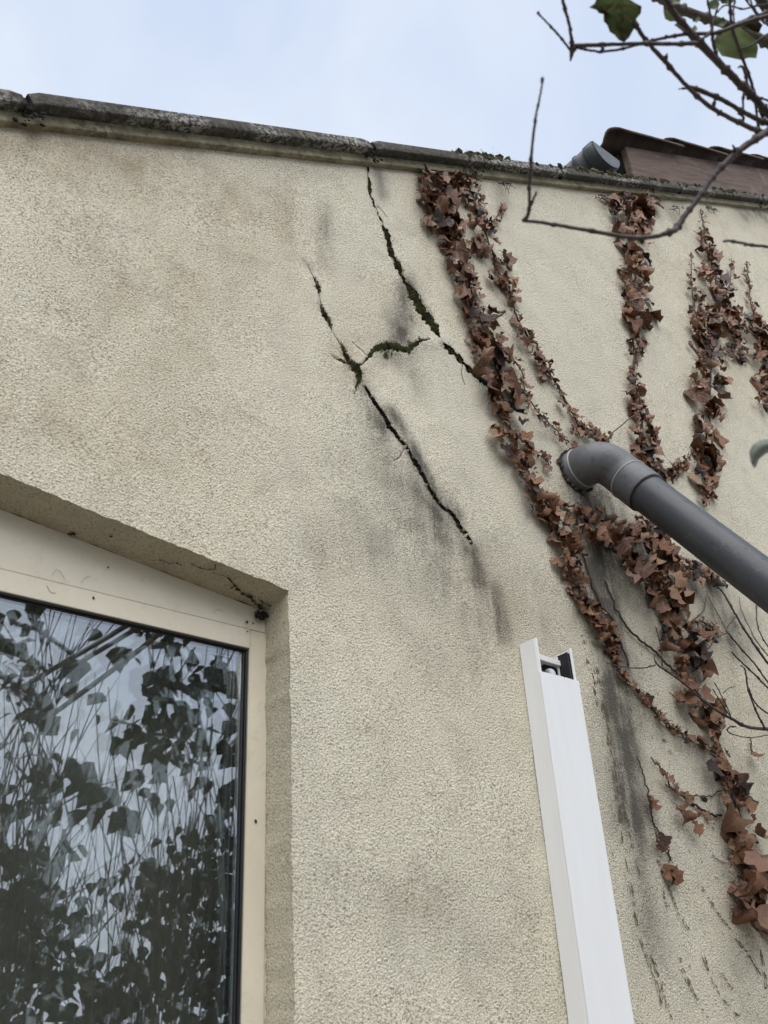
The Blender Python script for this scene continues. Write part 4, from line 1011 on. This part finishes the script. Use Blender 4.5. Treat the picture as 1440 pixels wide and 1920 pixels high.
big_leaf(z3([(690, 155), (660, 210), (630, 240), (600, 225), (575, 195), (550, 180), (535, 140), (515, 120), (515, 75), (490, 75), (470, 50), (432, 42), (465, 20), (480, -20), (560, -40), (640, -20), (690, 15), (730, 35), (725, 75), (700, 105)]), .99, M_green, .018, midrib=z3([(700, 150), (640, 90), (560, -20)]))
big_leaf(z3([(1160, 170), (1140, 220), (1150, 270), (1180, 315), (1230, 325), (1290, 338), (1330, 325), (1375, 328), (1385, 270), (1375, 225), (1330, 190), (1280, 150), (1220, 150)]), 1.12, M_green2, .012, midrib=z3([(1220, 150), (1260, 240), (1300, 330)]))
big_leaf(z3([(1290, 150), (1310, 110), (1340, 85), (1390, 120), (1410, 140), (1390, 185), (1340, 170)]), 1.13, M_green, .01)
big_leaf(z3([(850, 60), (885, 50), (915, 75), (920, 120), (890, 122), (860, 105)]), 1.05, M_green2, .005)
big_leaf(z3([(1015, 95), (1045, 85), (1060, 105), (1040, 128), (1015, 120)]), 1.07, M_green, .003)
big_leaf(z3([(1112, 5), (1150, -10), (1165, 20), (1140, 55), (1115, 50)]), 1.08, M_green2, .004)
big_leaf(z3([(895, -20), (950, -10), (945, 20), (910, 22)]), 1.08, M_green2, .004); big_leaf(z3([(1150, 110), (1190, 95), (1210, 125), (1185, 150), (1140, 140)]), 1.1, M_green, .004)
big_leaf(z3([(1010, 160), (1030, 140), (1045, 160), (1030, 185), (1012, 180)]), 1.05, M_green2, .002); big_leaf(z3([(1160, -10), (1220, -30), (1260, -5), (1230, 25), (1180, 20)]), 1.13, M_green, .004)
# curled sage leaf at the right edge
cl_ = MB(); ctr = [(1404, 866), (1406, 850), (1414, 838), (1426, 830), (1442, 827), (1462, 828)]
for i, (x, y) in enumerate(spline(ctr, 4)):
    w = 13 if i > 2 else 6 + i * 2.5
    for k in range(5):
        u = k / 4 * 2 - 1; cl_.v.append(away(x + u * w * .55 + 7, y + u * w * .9 + 7 + random.uniform(-1, 1), .88 + .012 * u * u))
ns = len(cl_.v) // 5
for i in range(ns - 1):
    for k in range(4): cl_.f.append((i * 5 + k, i * 5 + k + 1, i * 5 + k + 6, i * 5 + k + 5)); cl_.mi.append(0)
o = cl_.build('leaf', M_sage, shrub, smooth=True); o['label'] = 'curled grey green leaf at the right edge'
bl_([((1462 - 960) * 3, 830 * 3, 8), ((1476 - 960) * 3, 815 * 3, 9), ((1490 - 960) * 3, 740 * 3, 10), ((1500 - 960) * 3, 500 * 3, 12), ((1505 - 960) * 3, 300 * 3, 14)], .88, 1.02, n=6)

# bare stems in front of the lower right wall
bush = thing('bare_bush', 'thin bare twigs reaching in over the wall at the right edge', 'bush', (2.05, -.15, 0))
Z4 = lambda l, y0, y1: [(1060 + x / 3.79, 1040 + y / 3.79, w / 3.79, (y0 + (y1 - y0) * i / max(1, len(l) - 1))) for i, (x, y, w) in enumerate(l)]
wallc = lambda x, y, yy: at(x, y, -yy)
bt = lambda l, y0, y1, m=M_twig, **k: branch(bush, Z4(l, y0, y1), wallc, m=m, sides=7, **k)
bt([(1700, 1275, 26), (1560, 1255, 24), (1440, 1242, 23), (1280, 1220, 22), (1180, 1165, 20), (1080, 1110, 17), (960, 1020, 16), (850, 920, 14), (740, 840, 13), (650, 775, 12), (630, 715, 8)], .12, .10)
bt([(690, 790, 11), (685, 700, 10), (670, 610, 10), (640, 512, 7)], .10, .12); bt([(640, 785, 9), (560, 803, 9), (480, 805, 8), (380, 790, 7), (290, 768, 7)], .10, .09)
bt([(1420, 1235, 14), (1380, 1160, 12), (1340, 1075, 12), (1298, 950, 12), (1285, 860, 11), (1272, 808, 9), (1245, 788, 7)], .12, .14)
bt([(1600, 1190, 12), (1440, 1128, 11), (1370, 1075, 10), (1330, 1020, 9), (1305, 945, 9)], .13, .14)
bt([(1600, 1060, 14), (1440, 945, 12), (1350, 855, 12), (1265, 775, 11), (1210, 720, 10), (1183, 688, 10)], .09, .08)
bt([(1600, 1080, 12), (1440, 905, 11), (1345, 775, 11), (1250, 670, 11), (1155, 555, 11)], .07, .06); bt([(1155, 555, 10), (1100, 450, 9), (1045, 350, 9), (1005, 258, 10)], .06, .05, M_twig_pale)
bt([(1600, 920, 18), (1440, 770, 16), (1345, 640, 16), (1265, 520, 15), (1195, 400, 14), (1120, 270, 12), (1080, 230, 10)], .05, .02)
bt([(1560, 830, 9), (1440, 655, 9), (1390, 570, 9), (1362, 480, 9), (1358, 340, 9)], .06, .05); bt([(1440, 720, 9), (1350, 600, 9), (1300, 500, 8), (1250, 390, 7), (1235, 300, 6)], .07, .05, M_twig_pale)
bt([(1150, 555, 8), (1070, 595, 8), (1030, 650, 7), (985, 695, 6)], .03, .01); bt([(1210, 440, 9), (1160, 500, 8), (1140, 545, 7)], .04, .04)
bt([(1180, 1160, 9), (1120, 1020, 8), (1060, 910, 7)], .10, .09); bt([(1175, 1150, 8), (1100, 1040, 8), (1048, 955, 6)], .10, .12)
bt([(1210, 1222, 9), (1170, 1225, 9), (1150, 1250, 8), (1200, 1280, 7), (1320, 1300, 7), (1440, 1280, 7)], .11, .08); bt([(1320, 1300, 5), (1322, 1360, 5)], .08, .02, n=4)
bt([(1000, 1070, 8), (900, 1078, 8), (840, 1060, 7), (740, 980, 6)], .08, .02); bt([(1120, 985, 5), (1160, 950, 5), (1215, 935, 4)], .05, .04)
bt([(960, 560, 7), (930, 470, 9), (890, 480, 10), (980, 400, 9), (1000, 300, 7)], .012, .008)
bt([(1500, 200, 8), (1320, 215, 8), (1305, 205, 5)], .05, .05)
MB().tube(spline([(2.05, -.15, 0), (2.07, -.14, .9), tuple(wallc(1508, 1376, .12))], 6), [.012 - .0004 * i for i in range(13)], 8).build('stem', M_twig, bush, smooth=True)
for px, py, yy in ((1482, 1354, .13), (1482, 1320, .09), (1482, 1325, .07), (1482, 1283, .05), (1471, 1259, .06)):
    MB().tube(spline([(2.06, -.145, .9 + random.uniform(0, .4)), tuple(wallc(1505, py + 60, yy)), tuple(wallc(px, py, yy))], 6), .003, 6).build('stem', M_twig, bush, smooth=True)
# loose bare twig end by the elbow
tw = MB().tube([at(x, y, -.03) for x, y in spline([(1133, 838), (1145, 815), (1165, 798), (1185, 781), (1200, 778)], 5)], .0016, 6)
o = tw.build('stem', M_twig, s4, smooth=True)

# ------------------------------------------------------------------ garden behind the camera (seen in the glass)
def garden_tree(name, label, cat, x, y, h, nst, leaf, nleaf, spread, seed, m_l=M_fol, lean=(0, 0), leaf_from=.3, thin=1.0, sub=5):
    r = random.Random(seed); t = thing(name, label, cat, (x, y, 0)); bm_ = MB(); lm = MB(); tips = []
    for s_ in range(nst):
        a = r.uniform(0, 6.28); e = Vector((x + math.cos(a) * spread * r.uniform(.2, 1) + lean[0], y + math.sin(a) * spread * r.uniform(.2, 1) + lean[1], h * r.uniform(.65, 1.0)))
        b0 = Vector((x + r.gauss(0, .08), y + r.gauss(0, .08), 0)); mid = b0.lerp(e, .5) + Vector((r.gauss(0, .12), r.gauss(0, .12), h * .08))
        sp = [Vector(q) for q in spline([tuple(b0), tuple(mid), tuple(e)], 8)]
        bm_.tube(sp, [(.016 - .0008 * i) * thin for i in range(len(sp))], 5)
        for q in range(sub):
            k = r.randint(int(len(sp) * .3), len(sp) - 2); p = sp[k]; d = (sp[k + 1] - sp[k]).normalized()
            d = (d + Vector((r.gauss(0, .55), r.gauss(0, .55), r.gauss(.1, .3)))).normalized(); ln = h * r.uniform(.10, .28)
            q1 = p + d * ln * .5 + Vector((0, 0, .04)); q2 = p + d * ln; bm_.tube([p, q1, q2], [.007 * thin, .005 * thin, .002 * thin], 4); tips += [(p, q1, q2)]
        tips.append((sp[-5], sp[-3], sp[-1]))
    for k in range(nleaf):
        a, b_, c_ = r.choice(tips); u = r.random(); p = a.lerp(b_, u * 2) if u < .5 else b_.lerp(c_, u * 2 - 1)
        if p.z < h * leaf_from * r.uniform(.5, 1): continue
        p = p + Vector((r.gauss(0, leaf * .5), r.gauss(0, leaf * .5), r.gauss(0, leaf * .4)))
        tp = Vector((r.gauss(0, .6), r.gauss(0, .6), -r.uniform(.2, 1))).normalized(); nn = Vector((r.gauss(0, 1), r.gauss(0, 1), r.gauss(.4, .6))); nn = (nn - tp * nn.dot(tp)).normalized(); xx = tp.cross(nn)
        s_ = leaf * r.uniform(.6, 1.25)
        out = [(0, -.1), (.30, -.02), (.50, .22), (.34, .42), (.26, .62), (0, 1.0), (-.24, .64), (-.36, .40), (-.48, .2), (-.28, -.03)]
        lm.add([p + xx * a_ * s_ + tp * b2 * s_ + nn * (abs(a_) * .25) * s_ for a_, b2 in out], [(0, 1, 2, 3, 4, 5), (0, 5, 6, 7, 8, 9)])
    bm_.build('branches', M_bark_far, t, smooth=True)
    f = lm.build('foliage', m_l, t); f['kind'] = 'stuff'
    return t
def gpt(px, py, Y):
    """where a sight line bounced off the glass meets the garden plane y = Y"""
    g_ = s + .012; a = at(px, py, g_); k = (g_ - Y) / (D + g_); return Vector((a.x * (1 + k), Y, ZC + (a.z - ZC) * (1 + k)))
def clump_shrub(label, cat, name, foot, clumps, leaf, seed, m_l=M_fol, shoots=0, thin=1.0):
    r = random.Random(seed); tt = thing(name, label, cat, foot); st = MB(); lm = MB()
    out = [(0, -.1), (.30, -.02), (.50, .22), (.34, .42), (.26, .62), (0, 1.0), (-.24, .64), (-.36, .40), (-.48, .2), (-.28, -.03)]
    for (c, rr, n) in clumps:
        for q in range(1):
            e = c + Vector((r.gauss(0, rr * .6), r.gauss(0, rr * .6), r.gauss(0, rr * .6) + rr * .5)); b0 = Vector(foot) + Vector((r.gauss(0, .05), r.gauss(0, .05), 0))
            md = b0.lerp(e, .5) + Vector((r.gauss(0, .10), r.gauss(0, .06), .12)); sp = [Vector(v) for v in spline([tuple(b0), tuple(md), tuple(e)], 9)]
            st.tube(sp, [(.0062 - .0002 * i) * thin for i in range(len(sp))], 5)
            for k in range(4):
                i = r.randint(7, len(sp) - 2); p = sp[i]; d = (sp[i + 1] - sp[i]).normalized(); d = (d + Vector((r.gauss(0, .5), r.gauss(0, .5), r.gauss(.15, .25)))).normalized(); ln = r.uniform(.2, .6)
                st.tube([p, p + d * ln * .5 + Vector((0, 0, .03)), p + d * ln + Vector((0, 0, .08))], [.0034 * thin, .0024 * thin, .0012 * thin], 4)
        for q in range(n):
            p = c + Vector((r.gauss(0, rr * .55), r.gauss(0, rr * .5), r.gauss(0, rr * .55)))
            tp = Vector((r.gauss(0, .5), r.gauss(0, .5), -r.uniform(.3, 1))).normalized(); nn = Vector((r.gauss(0, .5), r.gauss(-.8, .5), r.gauss(.2, .4))); nn = (nn - tp * nn.dot(tp)).normalized(); xx = tp.cross(nn); s_ = leaf * r.uniform(.55, 1.25)
            lm.add([p + xx * a_ * s_ + tp * b2 * s_ + nn * (abs(a_) * .25) * s_ for a_, b2 in out], [(0, 1, 2, 3, 4, 5), (0, 5, 6, 7, 8, 9)])
            if r.random() < .12: st.tube([p, p - tp * .12 + Vector((0, 0, .1)), p - tp * .2 + Vector((r.gauss(0, .05), 0, .3))], [.002, .003, .004], 4)
    for q in range(shoots):
        b0 = Vector(foot) + Vector((r.gauss(0, .25), r.gauss(0, .15), 0)); e = b0 + Vector((r.gauss(0, .38), r.gauss(0, .3), r.uniform(2.3, 3.7))); md = b0.lerp(e, .5) + Vector((r.gauss(0, .1), 0, 0))
        sp = [Vector(v) for v in spline([tuple(b0), tuple(md), tuple(e)], 9)]; st.tube(sp, [(.0055 - .0002 * i) * thin for i in range(len(sp))], 5)
        for k in range(7):
            i = r.randint(8, len(sp) - 2); p = sp[i]; d = Vector((r.gauss(0, .6), r.gauss(0, .6), 1)).normalized(); ln = r.uniform(.1, .45); st.tube([p, p + d * ln], [.003 * thin, .0012 * thin], 4)
    st.build('branches', M_bark_far, tt, smooth=True); lm.build('foliage', m_l, tt)['kind'] = 'stuff'
    return tt
cl = lambda l, Y: [(gpt(x, y, Y + random.uniform(-.15, .15)), r_, n_) for x, y, r_, n_ in l]
clump_shrub('large leaved shrub reflected at the left of the window glass', 'shrub', 'garden_shrub', (1.05, -2.7, 0), cl([(40, 1150, 0.167, 8), (5, 1230, 0.196, 10), (75, 1190, 0.098, 3), (100, 1260, 0.098, 3), (20, 1350, 0.128, 3), (80, 1320, 0.059, 3), (0, 1480, 0.117, 3), (62, 1460, 0.069, 3), (95, 1545, 0.167, 12), (150, 1500, 0.098, 5), (55, 1620, 0.147, 7), (225, 1225, 0.059, 3)], -2.6), .105, 21, shoots=3)
clump_shrub('dense leafy shrub reflected at the right of the window glass', 'shrub', 'garden_shrub', (2.05, -2.75, 0), cl([(270, 1185, 0.078, 7), (330, 1230, 0.167, 19), (400, 1260, 0.137, 15), (300, 1290, 0.137, 19), (360, 1330, 0.196, 24), (430, 1360, 0.128, 12), (275, 1375, 0.117, 12), (310, 1430, 0.137, 19), (385, 1430, 0.137, 15), (235, 1530, 0.087, 7), (270, 1640, 0.078, 7), (390, 1540, 0.117, 12), (440, 1480, 0.098, 7)], -2.7), .095, 22, shoots=5)
clump_shrub('many stemmed upright shrub reflected in the middle of the glass', 'shrub', 'garden_shrub', (1.75, -3.4, 0), cl([(215, 1335, 0.043, 2), (130, 1440, 0.043, 2), (200, 1500, 0.068, 3)], -3.3), .13, 23, shoots=9, thin=.6)
clump_shrub('low bushy evergreen reflected along the bottom of the glass', 'shrub', 'garden_shrub', (2.1, -3.6, 0), cl([(40, 1720, 0.216, 74), (100, 1800, 0.216, 74), (20, 1850, 0.288, 108), (350, 1650, 0.216, 80), (400, 1750, 0.288, 132), (330, 1800, 0.216, 92), (420, 1620, 0.180, 44), (300, 1720, 0.144, 28), (250, 1860, 0.216, 58), (180, 1900, 0.216, 42), (430, 1880, 0.288, 108), (80, 1690, 0.144, 22), (210, 1640, 0.092, 10)], -3.6), .085, 24, m_l=M_fol2, shoots=3)
garden_tree('garden_tree', 'bare topped tree reflected between the leafy shrubs', 'tree', 2.0, -5.5, 4.6, 9, .09, 200, .9, 16, m_l=M_fol2, leaf_from=.3, sub=16, thin=1.0)
hd_ = MB(); rh = random.Random(5)
hedge = thing('garden_hedge', 'dark clipped hedge closing the garden behind the viewer', 'hedge', (2, -9.5, 0))
for k in range(9000):
    p = Vector((rh.uniform(-6, 12), -9.5 + rh.gauss(0, .35), rh.uniform(.1, 1.8) + .15 * math.sin(k))); a = rh.uniform(0, 6.28); s_ = rh.uniform(.07, .16)
    u = Vector((math.cos(a), rh.uniform(-.4, .4), math.sin(a))); w = Vector((-math.sin(a), rh.uniform(-.4, .4), math.cos(a)))
    hd_.add([p - u * s_, p + w * s_ * .5, p + u * s_, p - w * s_ * .5], [(0, 1, 2, 3)])
hd_.build('foliage', M_fol2, hedge)['kind'] = 'stuff'
MB().box(-6, 12, -9.65, -9.35, 0, 1.8).build('hedge_core', M_bark_far, hedge)
